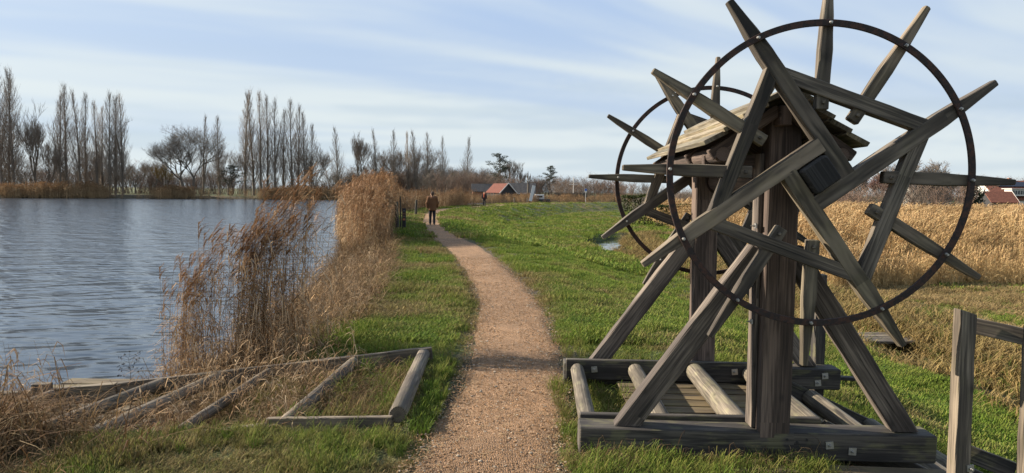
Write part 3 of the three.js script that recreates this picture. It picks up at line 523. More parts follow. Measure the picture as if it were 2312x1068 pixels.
{
  const R = rng(404), kinds = [
    { r0: 2.6, r1: 9, n: 62000, geos: [tuftGeo(1, 9, 0.035, 0.025, 0.075, 0.0022, 0.5, 0.8), tuftGeo(2, 8, 0.04, 0.02, 0.06, 0.0024, 0.8, 1.0), tuftGeo(3, 7, 0.03, 0.04, 0.11, 0.0024, 0.6, 0.6)] },
    { r0: 8, r1: 30, n: 62000, geos: [tuftGeo(4, 18, 0.10, 0.03, 0.10, 0.0048, 0.5, 0.8), tuftGeo(5, 18, 0.12, 0.03, 0.085, 0.0052, 0.8, 1.0)] },
    { r0: 26, r1: 125, n: 56000, geos: [tuftGeo(6, 24, 0.36, 0.05, 0.17, 0.017, 0.5, 0.8), tuftGeo(7, 24, 0.42, 0.05, 0.15, 0.019, 0.8, 1.0)] },
  ];
  kinds.forEach((K, ki) => {
    const lists = K.geos.map(() => []);
    for (let i = 0; i < K.n; i++) {
      const r = K.r0 * Math.exp(R() * Math.log(K.r1 / K.r0)), a = (R() - 0.5) * 1.75, x = Math.sin(a) * r, z = -Math.cos(a) * r, [d] = distPoly(PS, x, z);
      const u = R();
      if (blocked(x, z, d)) continue;
      if (d < -4.9 && !(-z < 7.4 && d > -6)) continue;
      const h = land(x, z); if (d < 0 && h < LAKE_Y + 0.06) continue; if (d > 0 && h < DITCH_Y + 0.04) continue;
      const edge = sstep(0.45, 0.85, Math.abs(d)), k = dryness(x, z, d);
      const bare = fbm(x * 2.2 + 30, z * 2.2, 3) + 0.35 * (1 - edge); if (ki < 2 && u < sstep(0.15, 0.6, bare) * 0.8) continue;
      const clump = 0.7 + 0.75 * sstep(-0.3, 0.5, fbm(x * 1.6, z * 1.6 + 50, 3));
      const v = K.geos.length === 3 && clump > 1.15 && R() < 0.6 ? 2 : Math.floor(R() * 2);
      lists[v].push({ x, y: h, z, ry: R() * 6.28, s: (0.75 + 0.5 * R()) * lerp(0.5, 1, edge), sh: clump, c: grassColor(k, R) });
    }
    lists.forEach((l, i) => instanced('grass', ['short winter grass on the dike near the path', 'grass on the dike slopes and meadow', 'grass of the far meadow and dike'][ki], 'grass', K.geos[i], grassMat, l, 'grass'));
  });
  // taller tufts: beside the timber, along the ramp and by the path edge
  const tall = [tuftGeo(21, 26, 0.06, 0.10, 0.26, 0.0028, 0.55, 0.75), tuftGeo(22, 22, 0.07, 0.08, 0.22, 0.003, 0.75, 1.0)], L = [[], []];
  const put = (x, z, k, s = 1) => { const c = grassColor(k, R); L[R() < 0.5 ? 0 : 1].push({ x, y: land(x, z), z, ry: R() * 6.28, s: s * (0.7 + 0.6 * R()), c }); };
  for (let i = 0; i < 230; i++) put(0.42 + R() * 2.3, -4.42 + R() * 0.16 + (R() < 0.35 ? 0.22 * R() : 0), R() * 0.9 - 0.1, 0.55);      // along the front sill
  for (let i = 0; i < 130; i++) put(0.42 + R() * 0.9, -4.02 - R() * 0.36, R() * 0.7 - 0.1, 0.6);
  for (let i = 0; i < 60; i++) put(0.36 + R() * 0.12, -4.4 - R() * 1.9, R() * 0.9, 0.5);
  for (let i = 0; i < 70; i++) put(0.62 + R() * 0.36, -4.85 - R() * 1.2, 0.1 + R() * 0.7, 0.62);                                     // growing through the left end of the deck
  for (let i = 0; i < 90; i++) put(-0.70 + R() * 0.14, -4.95 - R() * 2.0, R() * 0.5 - 0.15, 0.58);                                  // right of the lake ramp end roller
  for (let i = 0; i < 120; i++) put(-2.6 + R() * 1.9, -4.93 + R() * 0.4, R() * 0.9, 0.5);
  for (let i = 0; i < 70; i++) put(-1.7 + R() * 0.85, -5.08 - R() * 1.75, 0.1 + R() * 0.8, 0.75);
  for (let i = 0; i < 160; i++) put(1.0 + R() * 2.2, -6.5 - R() * 0.5, R() * 0.6, 0.6);
  for (let i = 0; i < 120; i++) put(2.7 + R() * 1.6, -6.2 - R() * 1.6, R() * 0.6, 0.7);
  for (let i = 0; i < 500; i++) { const r = 3.5 + R() * 14, a = (R() - 0.5) * 1.5, x = Math.sin(a) * r, z = -Math.cos(a) * r, [d] = distPoly(PS, x, z); if (Math.abs(d) > 0.75 && d > -3 && !blocked(x, z, d)) put(x, z, dryness(x, z, d), 0.55); }
  L.forEach((l, i) => instanced('tall_grass', 'taller grass tufts beside the timbers and path', 'grass', tall[i], grassMat, l, 'grass'));
}
lap('grass');
// ------------------------------------------------------------------ dead grass and fallen reed stalks
const strawMat = leafy({ transmission: 0.2 });
{
  const R = rng(606), arch = (seed, n, rad, len, w, lie) => {
    const Q = rng(seed), m = new MB();
    for (let i = 0; i < n; i++) {
      const a = Q() * 6.283, r = rad * Math.sqrt(Q()), x = Math.cos(a) * r, z = Math.sin(a) * r, b = Q() * 6.283, l = len * (0.5 + Q()), up = lie * (0.4 + 0.9 * Q()), sx = Math.cos(b), sz = Math.sin(b), f = 0.55 + 0.75 * Q(), pts = [];
      for (let k = 0; k < 5; k++) { const t = k / 4, hx = l * (t * 0.9), y = up * l * (Math.sin(t * 2.6) * 0.9) + 0.01 * Q(); pts.push([x + sx * hx + 0.04 * l * vnoise(t * 3, i), Math.max(0, y), z + sz * hx]); }
      m.ribbon(pts, [w, w, w * 0.9, w * 0.7, 0], [-sz, 0.3 * (Q() - 0.5), sx], [f, f * 0.95, f * 0.88]);
    }
    return m.geo();
  };
  const G = [arch(1, 18, 0.10, 0.28, 0.0026, 0.75), arch(2, 16, 0.12, 0.38, 0.0028, 0.5), arch(3, 22, 0.16, 0.20, 0.0024, 0.6)], L = G.map(() => []);
  const brown = () => { const k = R(), f = 0.6 + 0.7 * R(); return k < 0.45 ? lin(0.18 * f, 0.118 * f, 0.06 * f) : k < 0.8 ? lin(0.12 * f, 0.072 * f, 0.038 * f) : lin(0.26 * f, 0.195 * f, 0.11 * f); };
  const put = (x, z, s, dy = 0) => { const h = land(x, z); if (x > -3.9 && x < -1.95 && z < -5.0 && z > -6.9) { if (R() < 0.42) return; s *= 0.6; } if (h < LAKE_Y - 0.12 && x < 0) return; const k = Math.floor(R() * 3); L[k].push({ x, y: h + dy, z, ry: R() * 6.28, tx: (R() - 0.5) * 0.5, tz: (R() - 0.5) * 0.5, s: s * (0.7 + 0.7 * R()), c: brown() }); };
  for (let i = 0; i < 1050; i++) { const x = -2.2 - Math.pow(R(), 0.8) * 3.4, Z = 3.7 + R() * 2.6; if (Z > 5.9 && R() < 0.6) continue; if (Z < 4.95 && x > -2.7 - (4.95 - Z) * 0.9) { if (R() < 0.88) continue; } put(x, -Z, 1.0, R() * 0.1); }     // lower left tangle
  for (let i = 0; i < 260; i++) put(-1.75 - R() * 1.3, -5.1 - R() * 1.6, 0.75);
  for (let i = 0; i < 90; i++) put(-3.0 - R() * 1.2, -5.1 - R() * 1.4, 0.6);                                       // in the lake ramp
  for (let i = 0; i < 120; i++) put(-0.9 - R() * 1.0, -5.2 - R() * 1.6, 0.6);
  for (let i = 0; i < 1500; i++) { const Z = 6.9 + R() * 12, e = 2.0 + 1.7 * Math.pow(R(), 0.7), p = PS[PS.findIndex((q) => -q[1] >= Z)]; put(p[0] - e, -Z, 0.95); }   // litter under the reeds
  for (let i = 0; i < 900; i++) { const Z = 18 + R() * 30, e = 2.2 + 1.6 * R(), p = PS[PS.findIndex((q) => -q[1] >= Z)]; put(p[0] - e, -Z, 1.5); }
  for (let i = 0; i < 70; i++) put(0.45 + R() * 2.2, -4.40 + R() * 0.1, 0.5);
  L.forEach((l, i) => instanced('dead_grass', 'tangled brown dead grass and reed litter on the lake bank', 'dead grass', G[i], strawMat, l, 'dead grass'));
  // straw on the ditch bank and the mown strip before the reed field
  const T = [tuftGeo(41, 30, 0.16, 0.08, 0.26, 0.006, 0.9, 1.2), tuftGeo(42, 26, 0.2, 0.05, 0.18, 0.0065, 0.9, 1.5)], LT = [[], []];
  for (let i = 0; i < 5200; i++) {
    const Z = 8.5 + R() * 46, [cx] = (() => { for (let k = 0; k + 1 < DITCH.length; k++) if (-DITCH[k + 1][1] >= Z) { const t = (Z + DITCH[k][1]) / (-DITCH[k + 1][1] + DITCH[k][1]); return [lerp(DITCH[k][0], DITCH[k + 1][0], t)]; } return [9]; })();
    const x = cx + (R() < 0.82 ? 0.45 + R() * R() * 2.4 : -0.35 - R() * 0.5), h = land(x, -Z); if (h < DITCH_Y + 0.02) continue;
    const f = 0.75 + 0.5 * R(); LT[R() < 0.6 ? 0 : 1].push({ x, y: h, z: -Z, ry: R() * 6.28, s: (0.8 + 0.7 * R()) * (1 + Z * 0.008), c: R() < 0.86 ? lin(0.235 * f, 0.168 * f, 0.074 * f) : lin(0.11 * f, 0.118 * f, 0.03 * f) });
  }
  for (let i = 0; i < 9000; i++) {
    const Z = 12 + R() * 13, x = 8.8 + R() * 17, n = fbm(x * 0.35 + 2, Z * 0.35, 3); if (R() > sstep(-0.35, 0.3, n + (Z - 19) * 0.07)) continue;
    const f = 0.75 + 0.5 * R(); LT[R() < 0.35 ? 0 : 1].push({ x, y: land(x, -Z), z: -Z, ry: R() * 6.28, s: 0.7 + 0.5 * R(), sh: 0.75, c: lin(0.26 * f, 0.185 * f, 0.09 * f) });
  }
  LT.forEach((l, i) => instanced('straw', 'pale straw on the ditch bank and mown strip', 'straw', T[i], strawMat, l, 'straw'));
}
{
  const R = rng(919), m = new MB(); m.ribbon([[0, 0.002, 0], [0.02, 0.006, 0.004], [0.045, 0.003, 0]], [0.0016, 0.0018, 0.001], [0, 0, 1], [1, 1, 1]); m.ribbon([[0.01, 0.002, 0.02], [0.025, 0.004, 0.035], [0.03, 0.002, 0.05]], [0.0014, 0.0018, 0], [1, 0, 0], [0.8, 0.75, 0.7]);
  const l = []; for (let i = 0; i < 700; i++) { const Z = 3.6 * Math.exp(R() * 1.6), p = PS[PS.findIndex((q) => -q[1] >= Z)], e = R() < 0.7 ? (R() < 0.5 ? -1 : 1) * (0.7 + 0.35 * R()) : R() * 2 - 1, f = 0.6 + 0.7 * R(); l.push({ x: p[0] + e * halfPath(Z), y: 0.002, z: -Z, ry: R() * 6.28, s: 0.6 + 1.2 * R(), c: R() < 0.7 ? lin(0.33 * f, 0.25 * f, 0.14 * f) : lin(0.07 * f, 0.05 * f, 0.03 * f) }); }
  instanced('straw_litter', 'bits of straw scattered on the gravel path', 'straw', m.geo(), strawMat, l);
}
lap('straw');
// ------------------------------------------------------------------ reeds
function reedGeo(seed, { stems = 1, rad = 0, leaves = 6, h = 2, plume = 12, w = 0.0028, wl = 0.006, lean = 0.12 }) {
  const R = rng(seed), m = new MB();
  for (let s = 0; s < stems; s++) {
    const a = R() * 6.283, r = rad * Math.sqrt(R()), x0 = Math.cos(a) * r, z0 = Math.sin(a) * r, H = h * (0.72 + 0.36 * R()), la = (R() - 0.5) * 1.6, ll = lean * H * (0.2 + R()), lx = Math.cos(la) * ll, lz = Math.sin(la) * ll, f = 0.75 + 0.5 * R();
    const P = (t) => [x0 + lx * t * t, H * t - 0.04 * H * t * t * t, z0 + lz * t * t], pts = [0, 0.25, 0.5, 0.75, 1].map(P);
    m.tube(pts, [w * 1.15, w, w * 0.9, w * 0.75, w * 0.45], [0.95 * f, 0.86 * f, 0.74 * f], 3);
    for (let i = 0; i < leaves; i++) {
      const t = 0.18 + 0.78 * R(), p = P(t), b = (R() - 0.5) * 2.2 + (R() < 0.3 ? Math.PI : 0), L = (0.16 + 0.26 * R()) * (1.15 - 0.4 * t), sx = Math.cos(b), sz = Math.sin(b), dr = 0.2 + R() * 0.9, g = 0.7 + 0.55 * R();
      m.ribbon([p, [p[0] + sx * L * 0.35, p[1] + L * 0.28, p[2] + sz * L * 0.35], [p[0] + sx * L * 0.75, p[1] + L * (0.30 - dr * 0.35), p[2] + sz * L * 0.75], [p[0] + sx * L, p[1] + L * (0.15 - dr * 0.9), p[2] + sz * L]], [wl * 0.6, wl, wl * 0.75, 0], [-sz, 0.25, sx], [g, g * 0.9, g * 0.76]);
    }
    if (R() < 0.85) for (let i = 0; i < plume; i++) {      // the feathery head hangs to one side
      const t = 0.9 + 0.1 * R(), p = P(t), b = la * 0.3 + (R() - 0.5) * 1.5, L = 0.07 + 0.11 * R(), sx = Math.cos(b), sz = Math.sin(b), g = 0.55 + 0.35 * R();
      m.ribbon([p, [p[0] + sx * L * 0.5, p[1] + L * 0.55, p[2] + sz * L * 0.5], [p[0] + sx * L * 1.0, p[1] + L * (0.35 + 0.3 * R()), p[2] + sz * L]], [wl * 0.3, wl * 0.9, 0], [-sz, 0.4, sx], [g * 0.92, g * 0.76, g * 0.66]);
    }
  }
  return m.geo();
}
const reedMat = leafy({ transmission: 0.22 });
{
  const R = rng(808);
  const tint = (w = 0) => { const f = 0.75 + 0.5 * R(), k = R(); return k < 0.55 ? lin((0.38 - w * 0.05) * f, (0.292 - w * 0.045) * f, (0.20 - w * 0.035) * f) : k < 0.82 ? lin(0.235 * f, 0.162 * f, 0.102 * f) : lin(0.40 * f, 0.33 * f, 0.245 * f); };
  // near stand beside the lake ramp, each stalk by itself
  const near = [1, 2, 3, 4, 5].map((i) => reedGeo(i, { h: 2.0, leaves: 6, plume: 15, lean: 0.10, w: 0.0026, wl: 0.0048 })).concat([6, 7].map((i) => reedGeo(i, { h: 1.2, leaves: 9, plume: 0, lean: 0.3 }))), L = near.map(() => []);
  const clumps = [[-3.52, 7.45, 0.16, 80, 0.84], [-3.22, 7.5, 0.2, 34, 0.98], [-2.84, 7.55, 0.15, 100, 0.98], [-2.64, 7.6, 0.18, 40, 1.1], [-2.4, 7.65, 0.22, 34, 1.12], [-2.2, 7.8, 0.2, 12, 1.1], [-2.45, 7.4, 0.45, 50, 0.55], [-3.1, 7.3, 0.5, 40, 0.5]];
  for (const [cx, cz, r, n, hs] of clumps) for (let i = 0; i < n; i++) { const a = R() * 6.28, q = r * Math.sqrt(R()), x = cx + Math.cos(a) * q * 1.1, z = -(cz + Math.sin(a) * q), k = hs < 0.7 ? 5 + Math.floor(R() * 2) : R() < 0.14 ? 5 + Math.floor(R() * 2) : Math.floor(R() * 5); L[k].push({ x, y: land(x, z) - 0.03, z, ry: (R() - 0.5) * 1.2, tz: (R() - 0.5) * 0.16, tx: (R() - 0.5) * 0.16, s: hs * (0.74 + 0.32 * R()), c: tint(0.6).multiplyScalar(1.15) }); }
  // thin scatter to the right of it, bent stalks
  for (let i = 0; i < 420; i++) { const Z = 7.6 + R() * 8, p = PS[PS.findIndex((q) => -q[1] >= Z)], x = p[0] - 2.0 - R() * 1.7, k = 5 + Math.floor(R() * 2); L[k].push({ x, y: land(x, -Z) - 0.02, z: -Z, ry: R() * 6.28, tz: (R() - 0.5) * 0.9, tx: (R() - 0.5) * 0.9, s: 0.3 + 0.36 * R(), c: tint(1) }); }
  for (let i = 0; i < 150; i++) { const x = -2.9 + R() * 1.45, z = -5.05 - R() * 1.75; L[5 + Math.floor(R() * 2)].push({ x, y: land(x, z) - 0.02, z, ry: R() * 6.28, tz: (R() - 0.5) * 0.8, tx: (R() - 0.5) * 0.8, s: 0.22 + 0.34 * R(), c: tint(1) }); }   // stalks growing through the lake ramp
  // a few stalks in the lower left corner
  for (let i = 0; i < 26; i++) { const x = -5.0 + R() * 1.0, z = -5.5 - R() * 1.4; L[5 + Math.floor(R() * 2)].push({ x, y: land(x, z) - 0.05, z, ry: R() * 6.28, tz: (R() - 0.5) * 0.8, tx: (R() - 0.5) * 0.6, s: 0.45 + 0.35 * R(), c: tint(1) }); }
  L.forEach((l, i) => instanced('reeds', 'dry brown reeds standing beside the lake ramp', 'reeds', near[i], reedMat, l, 'near reeds'));
  // second stand on the bank, denser and taller
  const mid = [11, 12, 13].map((i) => reedGeo(i, { stems: 7, rad: 0.22, h: 2.5, leaves: 6, plume: 9, w: 0.005, wl: 0.011, lean: 0.1 })), LM = mid.map(() => []);
  for (let i = 0; i < 900; i++) { const Z = 22 + R() * 14.5, p = PS[PS.findIndex((q) => -q[1] >= Z)], x = p[0] - (2.2 + 0.012 * (Z - 19)) - R() * (0.95 + 0.07 * (Z - 19)); LM[Math.floor(R() * 3)].push({ x, y: Math.max(land(x, -Z), -0.7) - 0.05, z: -Z, ry: (R() - 0.5) * 1.4, tz: (R() - 0.5) * 0.26, tx: (R() - 0.5) * 0.22, s: (0.66 + 0.44 * R()) * lerp(0.6, 0.95, sstep(22, 25, Z)), c: tint().multiplyScalar(1.2) }); }
  LM.forEach((l, i) => instanced('reeds', 'dense sunlit reed stand on the bank before the marker post', 'reeds', mid[i], reedMat, l, 'bank reeds'));
  // strip along the bank farther on
  const farG = [21, 22].map((i) => reedGeo(i, { stems: 8, rad: 0.35, h: 2.2, leaves: 4, plume: 6, w: 0.009, wl: 0.02, lean: 0.1 })), LF = farG.map(() => []);
  for (let i = 0; i < 900; i++) { const Z = 36 + R() * 50, p = PS[PS.findIndex((q) => -q[1] >= Z)], e = 2.6 + R() * 2.2, n = fbm(Z * 0.2, 3, 2); if (R() > sstep(-0.3, 0.2, n)) continue; const x = p[0] - e; LF[i % 2].push({ x, y: Math.max(land(x, -Z), -0.7), z: -Z, ry: (R() - 0.5) * 1.4, s: 0.65 + 0.4 * R(), c: tint() }); }
  LF.forEach((l, i) => instanced('reeds', 'pale reeds on the lake bank beyond the walker', 'reeds', farG[i], reedMat, l, 'farther bank reeds'));
  // far shore
  const shG = [31, 32].map((i) => reedGeo(i, { stems: 10, rad: 0.8, h: 2.3, leaves: 3, plume: 5, w: 0.014, wl: 0.04, lean: 0.1 })), LS = shG.map(() => []);
  for (let i = 0; i < 5200; i++) { const px = -160 + R() * 1560; const k = 0.5; let x, z; const seg = 1 + Math.floor(R() * (SHORE.length - 4)), A = SHORE[seg], B = SHORE[seg + 1], t = R(); x = lerp(A[0], B[0], t); z = lerp(A[1], B[1], t); const l = Math.hypot(B[0] - A[0], B[1] - A[1]), nx = (B[1] - A[1]) / l, nz = -(B[0] - A[0]) / l, e = R() * 5 - 1.2; x += nx * e; z += nz * e; const gap = fbm(x * 0.09, z * 0.09 + 7, 3); if (gap < -0.22 && R() < 0.92) continue; const f = 0.7 + 0.4 * R(); if (x > -16 && x < 40 && R() < 0.45) continue; LS[i % 2].push({ x, y: Math.max(land(x, z), LAKE_Y - 0.1), z, ry: (R() - 0.5) * 1.4, s: (0.62 + 0.45 * R()) * (1 + 0.5 * gap) * (x > -16 ? 0.58 : 1), c: lin(0.42 * f, 0.32 * f, 0.205 * f) }); }
  LS.forEach((l, i) => instanced('reeds', 'brown reed fringe along the far lake shore', 'reeds', shG[i], reedMat, l, 'far shore reeds'));
  // reed field in the polder
  const fG = [41, 42, 43].map((i) => reedGeo(i, { stems: 8, rad: 0.24, h: 1.75, leaves: 4, plume: 7, w: 0.005, wl: 0.011, lean: 0.17 })), LP = fG.map(() => []);
  for (let i = 0; i < 15000; i++) {
    const Z = 21.5 + Math.pow(R(), 1.5) * 62, x = lerp(9.5 + (Z - 21) * 0.10, 24 + (Z - 21) * 1.05, R()); const ed = fbm(x * 0.3, 4, 3) * 1.6; if (Z < 22.6 + ed) continue;
    const f = 0.8 + 0.4 * R(), n = fbm(x * 0.15, Z * 0.15, 3); const w = sstep(-0.3, 0.4, n); LP[i % 3].push({ x, y: land(x, -Z), z: -Z, ry: (R() - 0.5) * 1.6, tz: (R() - 0.5) * 0.16, s: (0.62 + 0.56 * R()) * (1 + 0.34 * n) * lerp(0.42, 1, sstep(22, 27.5, Z - ed)) * (1 + Math.max(0, Z - 45) * 0.002), sw: 1 + Math.max(0, Z - 26) * 0.03, sh: 1 / 1, c: lin(lerp(0.44, 0.57, w) * f, lerp(0.345, 0.46, w) * f, lerp(0.19, 0.265, w) * f) });
  }
  LP.forEach((l, i) => instanced('reed_field', 'golden reed field in the low polder behind the windlass', 'reeds', fG[i], reedMat, l, 'reed field'));
}
lap('reeds');
// ------------------------------------------------------------------ bare winter trees
const barkMat = new THREE.MeshStandardMaterial({ vertexColors: true, roughness: 1 });
function limb(m, p, dir, L, r0, r1, col, R, { segs = 4, bend = 0.2, up = 0, sides = 3 } = {}) {       // a crooked tapering limb; returns its points
  const pts = [p.slice()], rs = [r0]; let d = dir.slice();
  for (let i = 1; i <= segs; i++) {
    d = [d[0] + (R() - 0.5) * bend, d[1] + (R() - 0.5) * bend * 0.6 + up / segs, d[2] + (R() - 0.5) * bend]; const l = Math.hypot(...d); d = d.map((v) => v / l);
    const q = pts[i - 1]; pts.push([q[0] + d[0] * L / segs, q[1] + d[1] * L / segs, q[2] + d[2] * L / segs]); rs.push(lerp(r0, r1, i / segs));
  }
  m.tube(pts, rs, col, sides); return pts;
}
const ptAt = (pts, t) => { const f = t * (pts.length - 1), i = Math.min(pts.length - 2, Math.floor(f)), k = f - i; return [0, 1, 2].map((q) => lerp(pts[i][q], pts[i + 1][q], k)); };
function poplarGeos(seed, h, slim = 1, dens = 1) {             // columnar poplar: upright limbs hugging the stem
  const R = rng(seed), tr = new MB(), cr = new MB(), bark = [0.13, 0.11, 0.09], tw = [0.225, 0.185, 0.147];
  const trunk = limb(tr, [0, -0.3, 0], [0, 1, 0], h * 0.97, h * 0.0125, h * 0.0012, bark, R, { segs: 10, bend: 0.05, sides: 6 });
  const stems = [trunk]; const extra = 1 + Math.floor(R() * 3);
  for (let e = 0; e < extra; e++) { const t = 0.08 + 0.3 * R(), a = R() * 6.28; stems.push(limb(tr, ptAt(trunk, t), [Math.cos(a) * 0.2, 1, Math.sin(a) * 0.2], h * (0.78 - t) * (0.7 + 0.3 * R()), h * 0.006, h * 0.001, bark, R, { segs: 7, bend: 0.06, up: 0.5, sides: 4 })); }
  const n = Math.round(150 * dens), env = (t) => 0.088 * h * slim * Math.pow(Math.max(0.001, Math.sin(Math.PI * Math.min(1, (t + 0.10) / 1.115))), 0.85) * (0.75 + 0.4 * R());
  for (let i = 0; i < n; i++) {
    const st = stems[R() < 0.62 ? 0 : Math.floor(R() * stems.length)], sH = st[st.length - 1][1] / h, t0 = 0.07 + 0.84 * Math.pow(i / n, 1.12), Lh = (0.10 + 0.17 * R()) * (1.05 - 0.62 * t0), t1 = Math.min(t0 + Lh, sH + 0.015), a = R() * 6.28, e = env(t1), pts = [], rs = [];
    if (t1 < t0 + 0.02) continue;
    for (let k = 0; k <= 5; k++) { const q = k / 5, c = ptAt(st, Math.min(1, lerp(t0, t1, q) / sH)), w = e * Math.pow(q, 0.72); pts.push([c[0] + Math.cos(a) * w + (R() - 0.5) * 0.012 * h * q, lerp(t0, t1, q) * h, c[2] + Math.sin(a) * w + (R() - 0.5) * 0.012 * h * q]); rs.push(h * lerp(0.0019, 0.0004, q) * lerp(1.1, 0.6, t0)); }
    cr.tube(pts, rs, tw, 3);
    const k = 7 + Math.floor(R() * 5);
    for (let j = 0; j < k; j++) { const q = ptAt(pts, 0.2 + 0.8 * R()), c = R() * 6.28, f = 0.8 + 0.5 * R(); limb(cr, q, [Math.cos(c) * 0.42, 1, Math.sin(c) * 0.42], h * Lh * (0.22 + 0.3 * R()), h * 0.0006, h * 0.00022, tw.map((v) => v * f), R, { segs: 2, bend: 0.2, up: 0.3 }); }
  }
  return [tr.geo(), cr.geo()];
}
function fitHeight(gs, h) { let t = 0; for (const g of gs) { g.computeBoundingBox(); t = Math.max(t, g.boundingBox.max.y); } for (const g of gs) g.scale(h / t, h / t, h / t); return gs; }
function broadGeos(seed, h, spread, { lean = [0, 0], fork = 0.24, depth = 5, twig = [0.21, 0.172, 0.137], bark = [0.115, 0.098, 0.08], upw = 0.25, thick = 1, kids = 3, fine = 0.0006 } = {}) {   // round-headed tree
  const R = rng(seed), tr = new MB(), cr = new MB();
  const trunk = limb(tr, [0, -0.3, 0], [lean[0], 1, lean[1]], h * fork + 0.3, h * 0.026 * thick, h * 0.017 * thick, bark, R, { segs: 5, bend: 0.1, sides: 7 });
  const grow = (p, dir, L, r, lv) => {
    const col = lv < 2 ? bark : twig, m = lv < 2 && depth > 1 ? tr : cr, pts = limb(m, p, dir, L, r, r * 0.55, col, R, { segs: lv < 3 ? 4 : 2, bend: 0.32, up: upw * 0.5, sides: lv < 2 ? 5 : 3 });
    if (lv >= depth) return;
    const n = kids + (R() < 0.5 ? 1 : 0), end = pts[pts.length - 1], pr = pts[pts.length - 2], d = [end[0] - pr[0], end[1] - pr[1], end[2] - pr[2]], dl = Math.hypot(...d);
    for (let i = 0; i < n; i++) { const a = R() * 6.28, w = spread * (0.45 + 0.5 * R()), q = i === 0 ? end : ptAt(pts, 0.35 + 0.6 * R()), nd = [d[0] / dl + Math.cos(a) * w, d[1] / dl + (R() - 0.3) * w * 0.6 + upw * 0.35, d[2] / dl + Math.sin(a) * w], l = Math.hypot(...nd); grow(q, nd.map((v) => v / l), L * (0.62 + 0.16 * R()), Math.max(h * fine, r * 0.55), lv + 1); }
  };
  const top = trunk[trunk.length - 1], m = 4 + Math.floor(R() * 2);
  for (let i = 0; i < m; i++) { const a = i / m * 6.28 + R(), w = spread * (0.5 + 0.5 * R()), l = Math.hypot(w, 1); grow(ptAt(trunk, i === 0 ? 1 : 0.75 + 0.25 * R()), [Math.cos(a) * w / l + lean[0] * 0.5, 1 / l, Math.sin(a) * w / l], h * 0.27 * (0.85 + 0.3 * R()), h * 0.0105 * thick, 0); }
  return fitHeight([tr.geo(), cr.geo()], h);
}
function shrubGeos(seed, h, w, col, n = 26) {
  const R = rng(seed), tr = new MB(), cr = new MB();
  for (let i = 0; i < n; i++) { const a = R() * 6.28, r = w * 0.42 * Math.sqrt(R()), f = 0.75 + 0.5 * R(), c = col.map((v) => v * f), L = h * (0.55 + 0.35 * R()), b = limb(tr, [Math.cos(a) * r, -0.2, Math.sin(a) * r], [Math.cos(a) * 0.28, 1, Math.sin(a) * 0.28], L, h * 0.008, h * 0.003, c, R, { segs: 4, bend: 0.3 });
    for (let j = 0; j < 9; j++) { const q = ptAt(b, 0.25 + 0.75 * R()), d = R() * 6.28, tw = limb(cr, q, [Math.cos(d) * 0.8, 0.9, Math.sin(d) * 0.8], h * (0.16 + 0.18 * R()), h * 0.0032, h * 0.0014, c, R, { segs: 2, bend: 0.4 }); for (let k = 0; k < 4; k++) { const e = R() * 6.28; limb(cr, ptAt(tw, 0.3 + 0.7 * R()), [Math.cos(e), 0.8, Math.sin(e)], h * (0.07 + 0.09 * R()), h * 0.002, h * 0.0008, c, R, { segs: 1, bend: 0.4 }); } } }
  return fitHeight([tr.geo(), cr.geo()], h);
}
function leafCloud(m, R, cx, cy, cz, rx, ry, rz, n, s, col) { for (let i = 0; i < n; i++) { let x, y, z; do { x = R() * 2 - 1; y = R() * 2 - 1; z = R() * 2 - 1; } while (x * x + y * y + z * z > 1); const f = 0.6 + 0.8 * R(), a = R() * 6.28, b = (R() - 0.5) * 2.4, u = [Math.cos(a) * s, Math.sin(b) * s * 0.6, Math.sin(a) * s], v = [-Math.sin(a) * s * 0.4, Math.cos(b) * s * 0.5, Math.cos(a) * s * 0.4], p = [cx + x * rx, cy + y * ry, cz + z * rz]; m.quad(p, [p[0] + u[0] * 0.5 + v[0], p[1] + u[1] * 0.5 + v[1], p[2] + u[2] * 0.5 + v[2]], [p[0] + u[0], p[1] + u[1], p[2] + u[2]], [p[0] + u[0] * 0.5 - v[0], p[1] + u[1] * 0.5 - v[1], p[2] + u[2] * 0.5 - v[2]], col.map((c) => c * f)); } }
function pineGeos(seed, h, w) {                         // dark evergreen with tiers of needles on level boughs
  const R = rng(seed), tr = new MB(), cr = new MB(), trunk = limb(tr, [0, -0.3, 0], [0, 1, 0], h * 0.95, h * 0.02, h * 0.004, [0.06, 0.048, 0.038], R, { segs: 6, bend: 0.08, sides: 6 });
  for (let i = 0; i < 34; i++) { const t = 0.35 + 0.63 * i / 34, a = R() * 6.28, L = w * 0.5 * (1.15 - t) * 1.5 * (0.6 + 0.6 * R()), b = limb(tr, ptAt(trunk, t), [Math.cos(a), 0.2, Math.sin(a)], L, h * 0.005, h * 0.0015, [0.06, 0.05, 0.04], R, { segs: 3, bend: 0.25 }); for (let k = 0; k < 4; k++) { const q = ptAt(b, 0.35 + 0.65 * R()); leafCloud(cr, R, q[0], q[1] + 0.15, q[2], w * 0.09, h * 0.026, w * 0.09, 20, h * 0.017, [0.05, 0.058, 0.04]); } }
  return [tr.geo(), cr.geo()];
}
const leafMat = leafy({ transmission: 0.15 });
function tree(name, label, category, geos, x, z, turn, s, group, crownMat = barkMat, y) {
  const g = thing(name, label, category, [x, y ?? land(x, z), z], turn, group); g.scale.setScalar(s);
  part(g, 'trunk', geos[0], barkMat); part(g, 'crown', geos[1], crownMat); return g;
}
